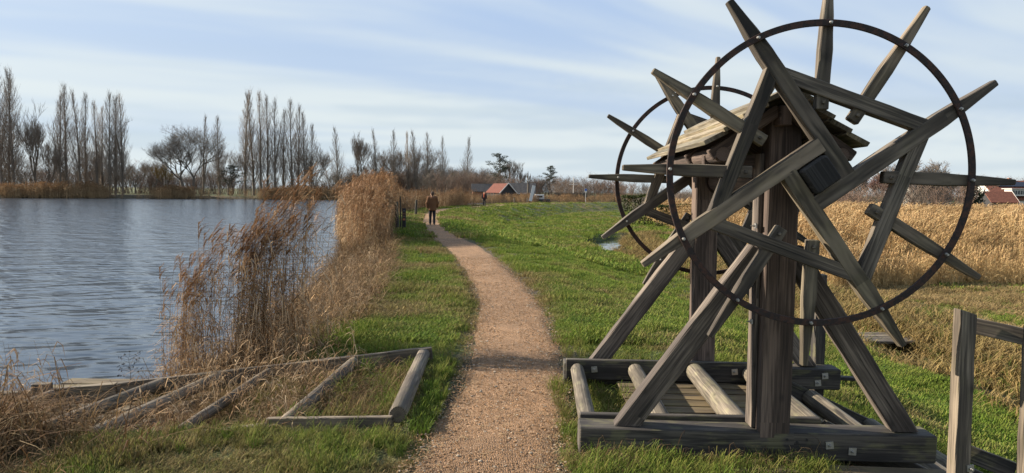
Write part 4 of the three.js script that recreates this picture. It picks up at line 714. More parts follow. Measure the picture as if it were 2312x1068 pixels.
{
  const R = rng(1212);
  const pops = [1, 2, 3, 4, 5].map((i) => poplarGeos(100 + i, 20, [0.85, 1.1, 0.95, 1.25, 0.8][i - 1], [1, 1.15, 0.95, 1.25, 0.9][i - 1]));
  const dense = poplarGeos(140, 20, 1.15, 1.5);
  // [bearing, tip height in view, distance, variant]
  const rowA = [[4, 145, 128, 0], [22, 172, 130, 1], [33, 155, 129, 3], [137, 212, 134, 2], [182, 202, 136, 0], [196, 212, 138, 4], [220, 228, 137, 4], [232, 240, 139, 2], [248, 205, 137, 1], [261, 216, 139, 3], [278, 212, 138, 0]];
  rowA.forEach(([px, py, Z, v], i) => { const H = TOP_AT(px, py, Z); tree('poplar_tree', i === 0 ? 'tallest bare poplar of all across the lake' : i < 3 ? 'bare columnar poplar standing against the tallest one' : i === 7 ? 'shortest slim poplar beside the three close poplars across the lake' : i > 7 ? 'bare poplar of the close group of three left of the round trees' : i === 3 ? 'bare poplar leaning against the bushy brown poplar' : 'slim open poplar between the bushy brown poplar and the group of three', 'tree', pops[v], X_AT(px, Z), -Z, R() * 6.28, H / 20, 'poplars left across the lake'); });
  { const Z = 135; tree('poplar_tree', 'dense brown twigged columnar poplar, bushiest of those across the lake', 'tree', dense, X_AT(152, Z), -Z, 1, TOP_AT(152, 190, Z) / 20); }
  const rowB = [[553, 201, 150, 0], [573, 209, 152, 1], [588, 205, 151, 4], [604, 212, 152, 2], [621, 220, 151, 0], [640, 248, 153, 4], [660, 224, 152, 3], [673, 234, 154, 1], [689, 252, 153, 2], [702, 280, 154, 3]];
  rowB.forEach(([px, py, Z, v], i) => { const H = TOP_AT(px, py, Z); tree('poplar_tree', i === 0 ? 'tallest poplar of the close row, at its end nearer the round trees' : i === 9 ? 'shortest poplar of the close row, at its end behind the reeds' : i === 5 ? 'low poplar filling the dip in the close row' : i < 5 ? 'bare columnar poplar in the taller half of the close row' : 'bare columnar poplar in the lower half of the close row', 'tree', pops[v], X_AT(px, Z), -Z, R() * 6.28, H / 20, 'close row of poplars'); });
  const rowC = [[764, 287, 165, 1], [849, 290, 168, 0], [890, 293, 170, 2], [922, 298, 172, 4], [938, 295, 172, 1], [963, 300, 172, 3], [999, 307, 174, 0], [1052, 310, 178, 1]];
  rowC.forEach(([px, py, Z, v]) => { const H = TOP_AT(px, py, Z); tree('poplar_tree', 'bare columnar poplar standing alone in the low tree line behind the walker', 'tree', pops[v], X_AT(px, Z), -Z, R() * 6.28, H / 20, 'spaced poplars behind the walker'); });
  { const Z = 150; tree('poplar_tree', 'slim pale poplar just behind the round trees', 'tree', pops[4], X_AT(459, Z), -Z, 2, TOP_AT(459, 260, Z) / 20); tree('poplar_tree', 'bare poplar between the round trees and the close poplar row', 'tree', pops[3], X_AT(496, 146), -146, 3, TOP_AT(496, 262, 146) / 20); }
  // the two round-headed trees on the shore
  { const Z = 139, h = TOP_AT(400, 277, Z); tree('round_tree', 'large leaning bare tree with wide round crown on the far shore', 'tree', broadGeos(201, h, 1.15, { lean: [-0.32, 0], depth: 6, kids: 3, upw: 0.10, fork: 0.26, twig: [0.17, 0.14, 0.112] }), X_AT(420, Z), -Z, 0, 1); tree('round_tree', 'bare round crowned tree with upright trunk beside the leaning one', 'tree', broadGeos(207, h, 0.95, { lean: [0.06, 0], depth: 6, kids: 3, upw: 0.14, fork: 0.3, twig: [0.17, 0.14, 0.112] }), X_AT(437, Z), -Z, 0, 0.97); }
  // loose bare trees
  const loose = [[82, 222, 132, 'thin bare tree with open twigs left of the bushy brown poplar', 0.5], [116, 310, 133, 'small slender bare tree beside the bushy brown poplar', 0.5], [60, 330, 140, 'low bare tree under the tallest poplars', 0.8], [215, 330, 142, 'low bare tree between the slim poplars', 0.7], [306, 352, 150, 'low bare tree standing between poplars and round trees', 0.8], [350, 345, 155, 'brown bare tree behind the leaning round tree', 0.9], [516, 330, 148, 'bushy bare tree at the foot of the lone poplar', 0.9], [712, 318, 155, 'bare tree closing the right end of the close poplar row', 0.7], [807, 288, 168, 'broad bare tree with poplar shaped tip behind the reeds', 0.38], [836, 350, 172, 'low bare tree behind the tall bank reeds', 0.8], [908, 322, 176, 'round bare tree amid the spaced poplars', 0.75], [947, 318, 176, 'wide bare tree amid the spaced poplars', 0.75], [980, 360, 178, 'low bare tree left of the lone slim poplar', 0.8], [1025, 368, 180, 'round bare tree behind the red roofed barn trees', 0.8], [1078, 372, 178, 'bare tree right of the last poplar', 0.8], [1100, 384, 170, 'low round bare tree left of the pine over the barn', 0.9], [1060, 384, 168, 'reddish round bare tree at the foot of the last poplar', 1.0], [1015, 378, 172, 'open bare tree between the last two poplars', 0.8], [875, 330, 174, 'bare tree left of the round tree amid the spaced poplars', 0.7], [1153, 352, 165, 'tall open bare tree beside the pine over the barn', 0.5], [1178, 366, 166, 'slim bare tree above the dark shed', 0.45], [1262, 392, 175, 'low bare tree right of the small pine', 0.8], [1215, 396, 168, 'low bare tree behind the moored boat', 0.9], [1290, 402, 172, 'low bare tree behind the pole with cross arms', 0.9], [1350, 408, 170, 'low bare tree behind the small blue sign', 0.9], [1400, 412, 165, 'low bare tree left of the clipped hedge', 0.9], [1455, 408, 150, 'small bare tree behind the clipped hedge', 0.7], [1930, 375, 120, 'pale bare birch behind the reed field', 0.7], [1988, 372, 118, 'reddish bare tree behind the reed field', 0.9], [2062, 352, 115, 'large round bare tree behind the reed field', 1.45], [2110, 385, 119, 'wide bare tree beside the large round one behind the reeds', 0.95], [1885, 402, 122, 'low bare tree at the edge of the reed field', 0.9]];
  loose.forEach(([px, py, Z, label, sp], i) => { const x = X_AT(px, Z), h = TOP_AT(px, py, Z) - land(x, -Z); tree('bare_tree', label, 'tree', broadGeos(300 + i, Math.max(3, h), sp, { depth: 5, fine: px > 1900 && px < 2120 ? 0.0016 : 0.001, fork: 0.2, kids: px > 1900 && px < 2120 ? 4 : 3, upw: sp < 0.6 ? 0.5 : 0.25, thick: 0.8, twig: px > 1960 && px < 2000 ? [0.24, 0.145, 0.115] : [0.215, 0.176, 0.14] }), x, -Z, 0, 0.97); });
  // pines
  tree('pine_tree', 'dark pine with flat tiers above the red roofed barn', 'tree', pineGeos(401, 11, 9), X_AT(1128, 160), -160, 0, (TOP_AT(1128, 344, 160) + 0.2) / 11, undefined, leafMat);
  tree('pine_tree', 'small dark conical pine between the shed and the sign', 'tree', pineGeos(402, 9, 6), X_AT(1238, 165), -165, 0, (TOP_AT(1238, 372, 165) + 0.2) / 9, undefined, leafMat);
  { const g = tree('pine_tree', 'spreading dark evergreen low on the shore right of the lone poplar', 'tree', pineGeos(403, 8, 9), X_AT(524, 146), -146, 0, 0.85, undefined, leafMat); }
  // pollarded willow
  { const m = broadGeos(411, 5, 0.35, { fork: 0.62, depth: 1, thick: 2.2, kids: 4, upw: 0.7 }); tree('pollard_willow', 'thick pollarded willow with knobbly head before the dark shed', 'tree', m, X_AT(1190, 128), -128, 0, 1.05); }
  // yellow twigged willow
  tree('willow_tree', 'yellow twigged willow bush behind the leaning round tree', 'tree', broadGeos(421, 7, 0.7, { depth: 4, twig: [0.21, 0.145, 0.055], fork: 0.15, kids: 4 }), X_AT(372, 152), -152, 0, 1);
  // shrubs of the low tree line; three makes, turned and scaled
  const sh = [shrubGeos(501, 5, 6, [0.155, 0.115, 0.088], 26), shrubGeos(502, 5, 7, [0.17, 0.112, 0.082], 30), shrubGeos(503, 5, 6, [0.13, 0.11, 0.088], 28)];
  const strip = (n, a, b, Z0, Z1, h0, h1, label, group) => { for (let i = 0; i < n; i++) { const px = lerp(a, b, (i + 0.5 * R()) / n), Z = lerp(Z0, Z1, R()), x = X_AT(px, Z); tree('shrub', label, 'shrub', sh[Math.floor(R() * 3)], x, -Z, R() * 6.28, lerp(h0, h1, R()) / 5, group); } };
  strip(17, -60, 345, 150, 172, 5, 8.5, 'leafless brown shrub under the poplars left of the round trees', 'shrubs under the left poplars');
  strip(12, 330, 530, 160, 180, 5, 8, 'leafless brown shrub behind the round trees', 'shrubs behind the round trees');
  strip(10, 540, 760, 165, 185, 3, 5, 'leafless brown shrub behind the close poplar row', 'shrubs behind the close poplars');
  strip(22, 760, 990, 172, 192, 5, 9, 'leafless brown shrub between the spaced poplars', 'shrubs between the spaced poplars');
  strip(20, 985, 1140, 150, 185, 5.2, 8.4, 'reddish leafless shrub left of the red roofed barn', 'reddish shrubs by the barn');
  strip(20, 1150, 1420, 146, 172, 3.8, 6.4, 'leafless shrub behind the path right of the dark shed', 'shrubs right of the shed');
  strip(9, 1420, 1640, 95, 120, 3.2, 5.2, 'leafless brown shrub behind the clipped hedge', 'shrubs behind the hedge');
  strip(20, 1640, 2140, 100, 122, 3.6, 6.2, 'leafless brown shrub along the back of the reed field', 'shrubs behind the reed field');
  strip(10, 2120, 2400, 200, 240, 6, 10, 'hazy brown shrub far behind the farmhouse', 'shrubs behind the farmhouse');
  // ivy-clad tree left of the farmhouse
  { const q = rng(77), b = broadGeos(431, 6.5, 0.6, { depth: 2, thick: 1.3, kids: 3 }), m = new MB(); for (let i = 0; i < 9; i++) leafCloud(m, q, (q() - 0.5) * 1.6, 1.0 + 0.42 * i, (q() - 0.5) * 1.6, 1.5, 0.8, 1.5, 260, 0.22, [0.03, 0.042, 0.022]); const Z = 118, t = tree('ivy_tree', 'dark ivy covered tree stump with bare top left of the farmhouse', 'tree', [b[0], b[1]], X_AT(2194, Z), -Z, 0, 1); part(t, 'ivy', m.geo(), leafMat); }
  lap('trees');
  // clipped hedge
  const q = rng(88), cap = (a, b, Z, h, w, label) => { const m = new MB(), s = new MB(), xa = X_AT(a, Z), xb = X_AT(b, Z), n = Math.round((xb - xa) * 420); for (let i = 0; i < n; i++) { const x = q() * (xb - xa), f = q(), top = h * (1 + 0.05 * vnoise(x * 1.5, 2)); let y = q() * top, z = (q() - 0.5) * w; if (f < 0.45) z = w / 2 * (0.85 + 0.15 * q()); else if (f < 0.75) y = top * (0.93 + 0.07 * q()); leafCloud(m, q, x, y, z, 0.05, 0.05, 0.05, 1, 0.16, [0.052, 0.062, 0.020]); } for (let x = 0.2; x < xb - xa; x += 0.5) s.tube([[x, -0.1, 0], [x + 0.05, h * 0.8, 0.05]], [0.03, 0.015], [0.06, 0.05, 0.04], 4); const g = thing('hedge', label, 'hedge', [xa, land(xa, -Z), -Z], 0); part(g, 'foliage', m.geo(), leafMat); part(g, 'stems', s.geo(), barkMat); };
  cap(1402, 1478, 66, 2.75, 1.3, 'clipped green hedge end standing behind the ditch'); cap(1478, 1560, 62, 1.9, 1.3, 'lower clipped hedge running on beside the higher one'); 
}
lap('hedge');
// ------------------------------------------------------------------ buildings
const tile = (r, g, b) => new THREE.MeshStandardMaterial({ color: lin(r, g, b), roughness: 0.9, bumpMap: tex(64, 64, (u, v, o) => { o[0] = o[1] = o[2] = 0.5 + 0.35 * Math.sin(u * 6.283 * 4) + 0.4 * ((v * 4) % 1 - 0.5); }, false, [1, 1]), bumpScale: 0.04, map: tex(64, 64, (u, v, o) => { const k = 0.8 + 0.35 * fbm(u * 16, v * 16, 3, 16); o[0] = k; o[1] = k * 0.96; o[2] = k * 0.92; }, false, [0.3, 0.3]) });
const BM = { red: tile(0.15, 0.047, 0.03), red2: tile(0.19, 0.07, 0.042), slate: tile(0.05, 0.052, 0.058), tar: flat(0.035, 0.034, 0.036), white: flat(0.52, 0.51, 0.48), glass: new THREE.MeshPhysicalMaterial({ color: lin(0.03, 0.035, 0.04), roughness: 0.08 }), panel: new THREE.MeshPhysicalMaterial({ color: lin(0.012, 0.013, 0.02), roughness: 0.25 }), brick: flat(0.26, 0.13, 0.085) };
const boxAt = (x0, x1, y0, y1, z0, z1) => { const g = new THREE.BoxGeometry(x1 - x0, y1 - y0, z1 - z0); g.translate((x0 + x1) / 2, (y0 + y1) / 2, (z0 + z1) / 2); return g; };
function gable(x0, x1, y0, y1, z0, z1, alongX) {           // body with pointed ends
  const s = new THREE.Shape(); const w = alongX ? [z0, z1] : [x0, x1]; s.moveTo(w[0], 0); s.lineTo(w[1], 0); s.lineTo(w[1], y0); s.lineTo((w[0] + w[1]) / 2, y1); s.lineTo(w[0], y0);
  const g = new THREE.ExtrudeGeometry(s, { depth: alongX ? x1 - x0 : z1 - z0, bevelEnabled: false }); if (alongX) { g.rotateY(-Math.PI / 2); g.translate(x1, 0, 0); } else g.translate(0, 0, z0); return g;
}
function slopes(x0, x1, y0, y1, z0, z1, alongX, o = 0.3, th = 0.12) {     // two roof slabs
  const out = []; for (const s of [-1, 1]) { const W = alongX ? z1 - z0 : x1 - x0, L = (alongX ? x1 - x0 : z1 - z0) + 2 * o, half = W / 2, run = Math.hypot(half, y1 - y0), k = (run + o) / run, g = new THREE.BoxGeometry(L, th, run * k); { const u = g.attributes.uv, p = g.attributes.position; for (let i = 0; i < u.count; i++) u.setXY(i, p.getX(i), p.getZ(i)); } g.translate(0, 0, run * k / 2); g.rotateX(Math.atan2(y1 - y0, half)); if (s < 0) g.rotateY(Math.PI); g.translate(0, y1 + 0.06, 0); if (!alongX) g.rotateY(Math.PI / 2); g.translate((x0 + x1) / 2, 0, (z0 + z1) / 2); out.push(g); } return out;
}
{
  // barn with red roof, gable to the right front
  const Z = 138, b = thing('barn', 'small black wooden barn with bright red tiled roof across the water', 'barn', [X_AT(1130, Z), 0.1, -Z], 0.5);
  part(b, 'wall', gable(-1.9, 1.9, 1.6, 3.45, -3.2, 3.2, false), BM.tar); slopes(-1.9, 1.9, 1.6, 3.45, -3.2, 3.2, false).forEach((g) => part(b, 'roof', g, BM.red));
  for (const s of [-1, 1]) part(b, 'barge_board', bar(V(s * 2.2, 1.37, 3.55), V(0, 3.62, 3.55), 0.2, 0.06), BM.white);
  const w = part(b, 'window', boxAt(-0.4, 0.4, 0.9, 1.6, 3.19, 3.24), BM.glass); part(w, 'frame', boxAt(-0.5, 0.5, 0.82, 0.9, 3.19, 3.27), BM.white);
  b.scale.setScalar(0.88);
  const s = thing('shed', 'dark slate roofed shed joined behind the pollarded willow', 'shed', [X_AT(1176, 142), 0.1, -142], -0.05);
  part(s, 'wall', gable(-2.6, 2.6, 1.3, 3.2, -2, 2, true), BM.tar); slopes(-2.6, 2.6, 1.3, 3.2, -2, 2, true).forEach((g) => part(s, 'roof', g, BM.slate)); part(s, 'gutter', bar(V(-2.8, 1.15, 2.35), V(2.8, 1.15, 2.35), 0.1, 0.1), BM.white);
  const o = thing('shed', 'low brown shed half hidden by reeds left of the red roof', 'shed', [X_AT(1088, 146), 0.1, -146], 0.1);
  part(o, 'wall', gable(-2, 2, 1.6, 3.0, -1.5, 1.5, true), BM.brick); slopes(-2, 2, 1.6, 3.0, -1.5, 1.5, true).forEach((g) => part(o, 'roof', g, BM.slate));
  // white tilted board and motorboat under a cover at the mooring
  const wb = thing('boat', 'moored motorboat with white cabin and dark hull by the willow', 'boat', [X_AT(1214, 126), 0, -126], 0.1);
  const hull = new THREE.Shape([[-2, 0.65], [-1.6, 0.0], [1.5, 0.0], [1.9, 0.55], [1.9, 0.65]].map(([x, y]) => new THREE.Vector2(x, y))); const hg = new THREE.ExtrudeGeometry(hull, { depth: 1.3, bevelEnabled: true, bevelSize: 0.12, bevelThickness: 0.2, bevelSegments: 2 }); hg.translate(0, -0.35, -0.65); part(wb, 'hull', hg, BM.tar);
  part(wb, 'cabin', (() => { const c = new THREE.Shape([[-0.9, 0], [-0.5, 0.75], [0.9, 0.75], [1.0, 0]].map(([x, y]) => new THREE.Vector2(x, y))); const g = new THREE.ExtrudeGeometry(c, { depth: 0.9, bevelEnabled: true, bevelSize: 0.06, bevelThickness: 0.06 }); g.translate(0, 0.42, -0.45); return g; })(), BM.white); part(wb, 'window', boxAt(-0.3, 0.7, 0.7, 1.0, 0.5, 0.53), BM.glass);
  const sg = thing('leaning_board', 'tall white board leaning upright on the bank beside the boat', 'board', [X_AT(1201, 122), 0, -122], 0); part(sg, 'board', bar(V(-0.35, 0.1, 0), V(0.25, 2.75, -0.3), 0.55, 0.08), BM.white); part(sg, 'prop', bar(V(0.3, 0, -1.0), V(0.15, 2.0, -0.26), 0.06, 0.06), M.old);
  // farmhouse
  const F = 150, f = thing('farmhouse', 'farmhouse with orange red tiled roof, solar panels and white dormer windows', 'house', [X_AT(2268, F), -1.1, -F], 0.0);
  part(f, 'wall', gable(-3.2, 13, 2.4, 6.3, -8, 2.2, true), BM.white); slopes(-3.2, 13, 2.4, 6.3, -8, 2.2, true, 0.35, 0.16).forEach((g) => part(f, 'roof', g, BM.red2));
  const pan = part(f, 'solar_panel', new THREE.BoxGeometry(10, 0.08, 1.6), BM.panel); pan.position.set(3.6, 5.63, -1.55); pan.rotation.x = Math.atan2(3.9, 5.1);
  const dm = part(f, 'dormer', boxAt(-0.6, 2.9, 3.15, 4.55, 0.2, 2.5), BM.white); for (let i = 0; i < 6; i++) part(dm, 'window', boxAt(-0.42 + i * 0.55, -0.02 + i * 0.55, 3.45, 4.25, 2.49, 2.53), BM.glass); part(dm, 'dormer_roof', boxAt(-0.8, 3.1, 4.55, 4.7, -0.4, 2.75), BM.white);
  part(f, 'chimney', boxAt(2.2, 2.8, 5.9, 7.0, -3.2, -2.6), BM.brick); const dr = part(f, 'window', boxAt(0.6, 1.1, 1.3, 1.9, 2.19, 2.24), BM.glass); part(dr, 'sill', boxAt(0.5, 1.2, 1.22, 1.3, 2.19, 2.3), BM.white);
  const a = thing('barn', 'low black walled barn with dark red roof in front of the farmhouse', 'barn', [X_AT(2252, F - 8), -1.1, -(F - 8)], 0.0);
  part(a, 'wall', gable(-2.8, 2.2, 1.9, 3.9, -2.2, 2.2, true), BM.tar); slopes(-2.8, 2.2, 1.9, 3.9, -2.2, 2.2, true).forEach((g) => part(a, 'roof', g, BM.red2)); for (const s2 of [-1, 1]) part(a, 'barge_board', bar(V(2.52, 1.68, s2 * 2.5), V(2.52, 4.06, 0), 0.16, 0.05, { n: V(1, 0, 0) }), BM.white); for (let i = 0; i < 3; i++) part(a, 'window', boxAt(-2 + i * 1.3, -1.5 + i * 1.3, 0.9, 1.5, 2.19, 2.24), BM.glass);
  const h2 = thing('house', 'pale gabled house half hidden by bare trees behind the reed field', 'house', [X_AT(2080, 140), -1.1, -140], 0.3);
  part(h2, 'wall', gable(-4, 4, 2.4, 5.0, -3, 3, true), flat(0.42, 0.40, 0.36)); slopes(-4, 4, 2.4, 5.0, -3, 3, true).forEach((g) => part(h2, 'roof', g, tile(0.16, 0.14, 0.12))); part(h2, 'window', boxAt(-1, 0, 0.8, 1.8, 2.99, 3.04), BM.glass);
}
// ------------------------------------------------------------------ posts and signs along the path
{
  const p = thing('marker_post', 'black route marker post with stacked signs at the path edge', 'marker post', [-4.52, 0, -29.6], 0.1);
  part(p, 'post', bar(V(0, -0.2, 0), V(0, 0.96, 0), 0.15, 0.15), flat(0.018, 0.018, 0.02)); [[0.86, [0.05, 0.05, 0.055]], [0.74, [0.09, 0.045, 0.03]], [0.62, [0.07, 0.05, 0.045]], [0.50, [0.25, 0.10, 0.05]]].forEach(([y, c]) => { const s = part(p, 'sign_plate', boxAt(-0.055, 0.055, y - 0.045, y + 0.045, 0.076, 0.084), flat(...c)); part(s, 'stripe', boxAt(-0.04, 0.04, y - 0.012, y + 0.012, 0.084, 0.088), flat(c[0] * 1.5 + 0.03, c[1] * 1.4 + 0.03, c[2] * 1.3 + 0.03)); });
  const q = thing('wooden_post', 'dark weathered post among the reeds just left of the route marker', 'post', [-4.95, 0, -30.6], 0); part(q, 'post', log(V(0, -0.3, 0), V(-0.06, 1.22, 0), 0.085, 0.08, { seed: 4 }), M.sill); part(q, 'stake', log(V(0.12, -0.2, -0.1), V(0.10, 1.45, -0.1), 0.035, 0.03, { seed: 5 }), M.sill); 
  tag(setThing('wooden_post', log(V(-6.55, -0.2, -48), V(-6.5, 1.05, -48), 0.09, 0.08, { seed: 6 }), M.sill), 'lone dark round post between bank reeds and the walker', 'post');
  tag(setThing('wooden_post', log(V(-8.1, -0.7, -80), V(-8.1, 0.75, -80), 0.14, 0.12, { seed: 7 }), M.sill), 'round mooring post at the waterside between the two people', 'post');
  for (const [px, Z, lb] of [[1160, 118, 'short pale mooring post left of the leaning board'], [1190, 117, 'thin mooring post right beneath the pollarded willow']]) tag(setThing('mooring_post', log(V(X_AT(px, Z), -0.5, -Z), V(X_AT(px, Z), 0.65, -Z), 0.11, 0.1, { seed: px }), M.old), lb, 'post');
  const s = thing('road_sign', 'small blue and white sign on a thin pole beside the far path', 'sign', [X_AT(1321, 126), 0, -126], 0); part(s, 'pole', log(V(0, -0.2, 0), V(0, 2.2, 0), 0.035, 0.035), BM.white); const b = part(s, 'plate', boxAt(-0.22, 0.22, 1.75, 2.35, 0.04, 0.07), BM.white); part(b, 'blue_field', boxAt(-0.18, 0.18, 1.98, 2.3, 0.07, 0.08), flat(0.03, 0.10, 0.42));
  const t = thing('utility_pole', 'pale wooden pole with two cross arms above the shrubs left of the sign', 'pole', [X_AT(1293, 140), 0, -140], 0.1); part(t, 'pole', log(V(0, -0.2, 0), V(0, 4.6, 0), 0.09, 0.07), flat(0.5, 0.47, 0.42)); for (const y of [3.7, 3.2]) part(t, 'cross_arm', bar(V(-0.8, y, 0.08), V(0.8, y, 0.08), 0.1, 0.08), flat(0.5, 0.47, 0.42));
  const n = thing('garden_fence', 'weathered board fence among shrubs right of the boat', 'fence', [X_AT(1250, 138), 0.1, -138], 0.0); for (let i = 0; i < 22; i++) part(n, 'board', bar(V(i * 0.3, 0, 0), V(i * 0.3, 1.45 + 0.05 * (i % 3), 0), 0.26, 0.03, { segs: 1 }), M.old); part(n, 'rail', bar(V(-0.1, 1.0, 0.04), V(6.5, 1.0, 0.04), 0.08, 0.04, { segs: 2 }), M.old);
  // small dark seed-head weed at the quay
  const m = new MB(), R = rng(3); m.tube([[0, 0, 0], [0.02, 0.2, 0], [0.0, 0.36, 0.01]], [0.003, 0.0025, 0.0015], [0.05, 0.04, 0.03], 4); for (let i = 0; i < 26; i++) { const y = 0.12 + 0.24 * R(), a = R() * 6.28, l = 0.05 + 0.07 * R(); m.tube([[0.01, y, 0], [0.01 + Math.cos(a) * l, y + 0.04, Math.sin(a) * l]], [0.0015, 0.001], [0.05, 0.04, 0.03], 3); leafCloud(m, R, 0.01 + Math.cos(a) * l, y + 0.045, Math.sin(a) * l, 0.012, 0.012, 0.012, 5, 0.014, [0.045, 0.035, 0.03]); }
  tag(setThing('dock_plant', m.geo(), barkMat), 'small dark dried seed head plant at the water edge by the lake ramp', 'plant').position.set(-3.85, -0.35, -7.05);
}
// ------------------------------------------------------------------ people
function sdfGeo(bones, res, half, k = 0.035, c = [0, 0.9, 0], extra) {       // bones [ax,ay,az, bx,by,bz, ra, rb] joined smoothly
  const mc = new MarchingCubes(res, barkMat, false, false, 120000); mc.isolation = 0; const N = mc.size;
  for (let z = 0; z < N; z++) for (let y = 0; y < N; y++) for (let x = 0; x < N; x++) {
    const px = c[0] + (x - N / 2) / (N / 2) * half, py = c[1] + (y - N / 2) / (N / 2) * half, pz = c[2] + (z - N / 2) / (N / 2) * half; let d = 9;
    for (const b of bones) { const ex = b[3] - b[0], ey = b[4] - b[1], ez = b[5] - b[2], l2 = ex * ex + ey * ey + ez * ez || 1e-9; let t = ((px - b[0]) * ex + (py - b[1]) * ey + (pz - b[2]) * ez) / l2; t = t < 0 ? 0 : t > 1 ? 1 : t; const sx = b[8] ?? 1; const q = Math.hypot((px - b[0] - ex * t) / sx, py - b[1] - ey * t, pz - b[2] - ez * t) - lerp(b[6], b[7], t); const h = Math.max(k - Math.abs(d - q), 0) / k; d = Math.min(d, q) - h * h * k * 0.25; }
    if (extra) d = extra(d, px, py, pz); mc.field[z * N * N + y * N + x] = -d;
  }
  mc.update(); const n = mc.count; const g = new THREE.BufferGeometry(); const p = new Float32Array(mc.positionArray.slice(0, n * 3)), nn = new Float32Array(mc.normalArray.slice(0, n * 3));
  for (let i = 0; i < n; i++) { p[i * 3] = c[0] + p[i * 3] * half; p[i * 3 + 1] = c[1] + p[i * 3 + 1] * half; p[i * 3 + 2] = c[2] + p[i * 3 + 2] * half; }
  g.setAttribute('position', new THREE.BufferAttribute(p, 3)); g.setAttribute('normal', new THREE.BufferAttribute(nn, 3)); return g;
}
function fingers(hx, hy, hz, dir, s) {                    // four fingers and a thumb hanging from a palm
  const m = new MB(), L = [0.066, 0.075, 0.07, 0.055]; L.forEach((l, i) => { const z = hz + (i - 1.5) * 0.019; m.tube([[hx, hy, z], [hx + s * 0.004, hy - l * 0.55, z + dir * 0.004], [hx - s * 0.012, hy - l, z + dir * 0.012]], [0.0095, 0.009, 0.006], [1, 1, 1], 6); }); m.tube([[hx, hy + 0.05, hz + dir * 0.03], [hx - s * 0.01, hy + 0.015, hz + dir * 0.055], [hx - s * 0.014, hy - 0.015, hz + dir * 0.058]], [0.011, 0.01, 0.007], [1, 1, 1], 6); const g = m.geo(); g.deleteAttribute('color'); return g;
}
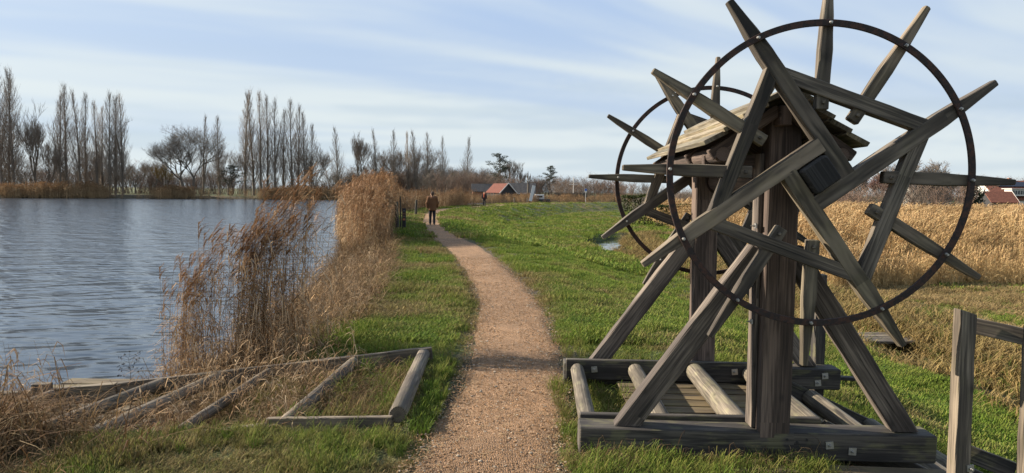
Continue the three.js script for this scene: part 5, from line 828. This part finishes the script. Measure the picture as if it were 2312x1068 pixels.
function person(label, [x, z], turn, H, col, { coatLen = 0.78, stride = 0.16, hat, scarf, bend = 0 }) {
  const g = thing('person', label, 'person', [x, land(x, z) + 0.035, z], turn), s = stride;
  // facing -z in its own axes
  const hipL = [-0.095, 0.88, 0], hipR = [0.095, 0.88, 0], kneeL = [-0.1, 0.47, -s * 0.55], kneeR = [0.1, 0.47, s * 0.05], ankL = [-0.105, 0.08, -s * 0.7], ankR = [0.105, 0.09, s], shL = [-0.195, 1.42, 0], shR = [0.195, 1.42, 0], elL = [-0.27, 1.16, s * 0.45], elR = [0.27, 1.16, -s * 0.2], haL = [-0.27, 0.93, s * 0.15], haR = [0.26, 0.94, -s * 0.75];
  const B = (a, b, ra, rb, sx) => [...a, ...b, ra, rb, sx];
  const head = [0, 1.615, -0.02];
  const skin = [B([0, 1.42, 0], [0, 1.52, -0.01], 0.055, 0.052), B([0, 1.6, -0.005], [0, 1.655, -0.01], 0.083, 0.088), B([0, 1.555, -0.055], [0, 1.56, -0.06], 0.05, 0.045), B([0, 1.6, -0.105], [0, 1.585, -0.115], 0.012, 0.016), B([-0.088, 1.6, 0], [-0.09, 1.62, 0], 0.018, 0.018), B([0.088, 1.6, 0], [0.09, 1.62, 0], 0.018, 0.018), B([0, 1.0, 0], [0, 1.4, 0], 0.12, 0.13, 1.15), B(elL, haL, 0.035, 0.03), B(elR, haR, 0.035, 0.03), B(shL, elL, 0.04, 0.036), B(shR, elR, 0.04, 0.036), B(haL, [haL[0], haL[1] - 0.06, haL[2]], 0.03, 0.028), B(haR, [haR[0], haR[1] - 0.06, haR[2]], 0.03, 0.028), B(hipL, kneeL, 0.07, 0.05), B(hipR, kneeR, 0.07, 0.05), B(kneeL, ankL, 0.045, 0.035), B(kneeR, ankR, 0.045, 0.035)];
  const body = mergeGeometries([sdfGeo(skin, 72, 0.95, 0.03), fingers(haL[0], haL[1] - 0.075, haL[2], -1, -1), fingers(haR[0], haR[1] - 0.075, haR[2], -1, 1)].map((q) => { if (q.index) q = q.toNonIndexed(); return q; }));
  part(g, 'body', body, flat(0.42, 0.25, 0.18, { roughness: 0.6 }));
  const coat = [B([0, coatLen, 0.01], [0, 1.1, 0.005], 0.165, 0.15, 1.3), B([0, 1.1, 0.0], [0, 1.36, 0.01], 0.15, 0.145, 1.35), B(shL, shR, 0.085, 0.085), B(shL, elL, 0.082, 0.072), B(elL, haL, 0.07, 0.058), B(shR, elR, 0.082, 0.072), B(elR, haR, 0.07, 0.058), B([0, 1.43, 0.0], [0, 1.47, 0.0], 0.085, 0.075)];
  part(g, 'coat', sdfGeo(coat, 72, 0.95, 0.05, [0, 0.9, 0], (d, px, py, pz) => Math.max(d, coatLen - 0.06 - py) + 0.006 * vnoise(px * 16, py * 9 + pz * 14)), flat(...col.coat, { roughness: 0.95 }));
  part(g, 'trousers', sdfGeo([B([0, 0.9, 0], [0, 0.95, 0], 0.13, 0.13, 1.15), B(hipL, kneeL, 0.1, 0.075), B(hipR, kneeR, 0.1, 0.075), B(kneeL, ankL, 0.072, 0.062), B(kneeR, ankR, 0.072, 0.062)], 72, 0.95, 0.035), flat(...col.legs));
  for (const [a, b] of [[ankL, 0], [ankR, 0.5]]) part(g, 'shoe', sdfGeo([B([a[0], a[1] - 0.04, a[2] + 0.04], [a[0], a[1] - 0.045, a[2] - 0.14], 0.045, 0.038)], 24, 0.2, 0.02, [a[0], a[1], a[2]]), flat(0.02, 0.018, 0.016, { roughness: 0.5 }));
  part(g, hat ? 'hat' : 'hair', sdfGeo([B([0, 1.655, 0.012], [0, 1.665, 0.005], 0.096, 0.096), B([0, 1.58, 0.05], [0, 1.62, 0.03], 0.06, 0.075)], 40, 0.3, 0.03, [0, 1.62, 0], (d, px, py, pz) => Math.max(d, (-pz - 0.045) - Math.max(0, (py - 1.66)) * 1.2)), flat(...col.hair));
  if (scarf) part(g, 'scarf', sdfGeo([B([-0.06, 1.47, -0.02], [0.06, 1.47, -0.02], 0.075, 0.075), B([0.03, 1.42, -0.13], [0.04, 1.1, -0.17], 0.05, 0.045), B([0, 1.47, 0.05], [0, 1.47, -0.08], 0.08, 0.08)], 44, 0.35, 0.03, [0, 1.3, 0]), flat(...col.scarf));
  // face: eyes and mouth
  for (const e of [-1, 1]) { const q = new THREE.SphereGeometry(0.011, 8, 6); q.translate(e * 0.033, 1.622, -0.09); part(g, 'eye', q, flat(0.05, 0.04, 0.035)); }
  const mo = new THREE.SphereGeometry(0.02, 8, 6); mo.scale(1, 0.3, 0.5); mo.translate(0, 1.548, -0.102); part(g, 'mouth', mo, flat(0.3, 0.12, 0.1));
  g.scale.setScalar(H / 1.755); g.rotation.x = 0; return g;
}
person('person in a brown jacket and dark trousers walking away along the gravel path', [-4.02, -35.6], 0.12, 1.66, { coat: [0.115, 0.052, 0.022], legs: [0.014, 0.014, 0.02], hair: [0.05, 0.03, 0.02] }, { hat: true, coatLen: 0.80, stride: 0.12 });
person('person in dark clothes with an orange red scarf walking towards the brown jacketed walker', [-3.25, -82], Math.PI - 0.1, 1.62, { coat: [0.03, 0.02, 0.02], legs: [0.012, 0.012, 0.016], hair: [0.28, 0.14, 0.07], scarf: [0.42, 0.09, 0.04] }, { scarf: true, coatLen: 0.9, stride: 0.14 });
lap('people');
scene.traverse((o) => { if (o.isMesh) { o.castShadow = true; o.receiveShadow = true; } });
renderer.render(scene, camera);
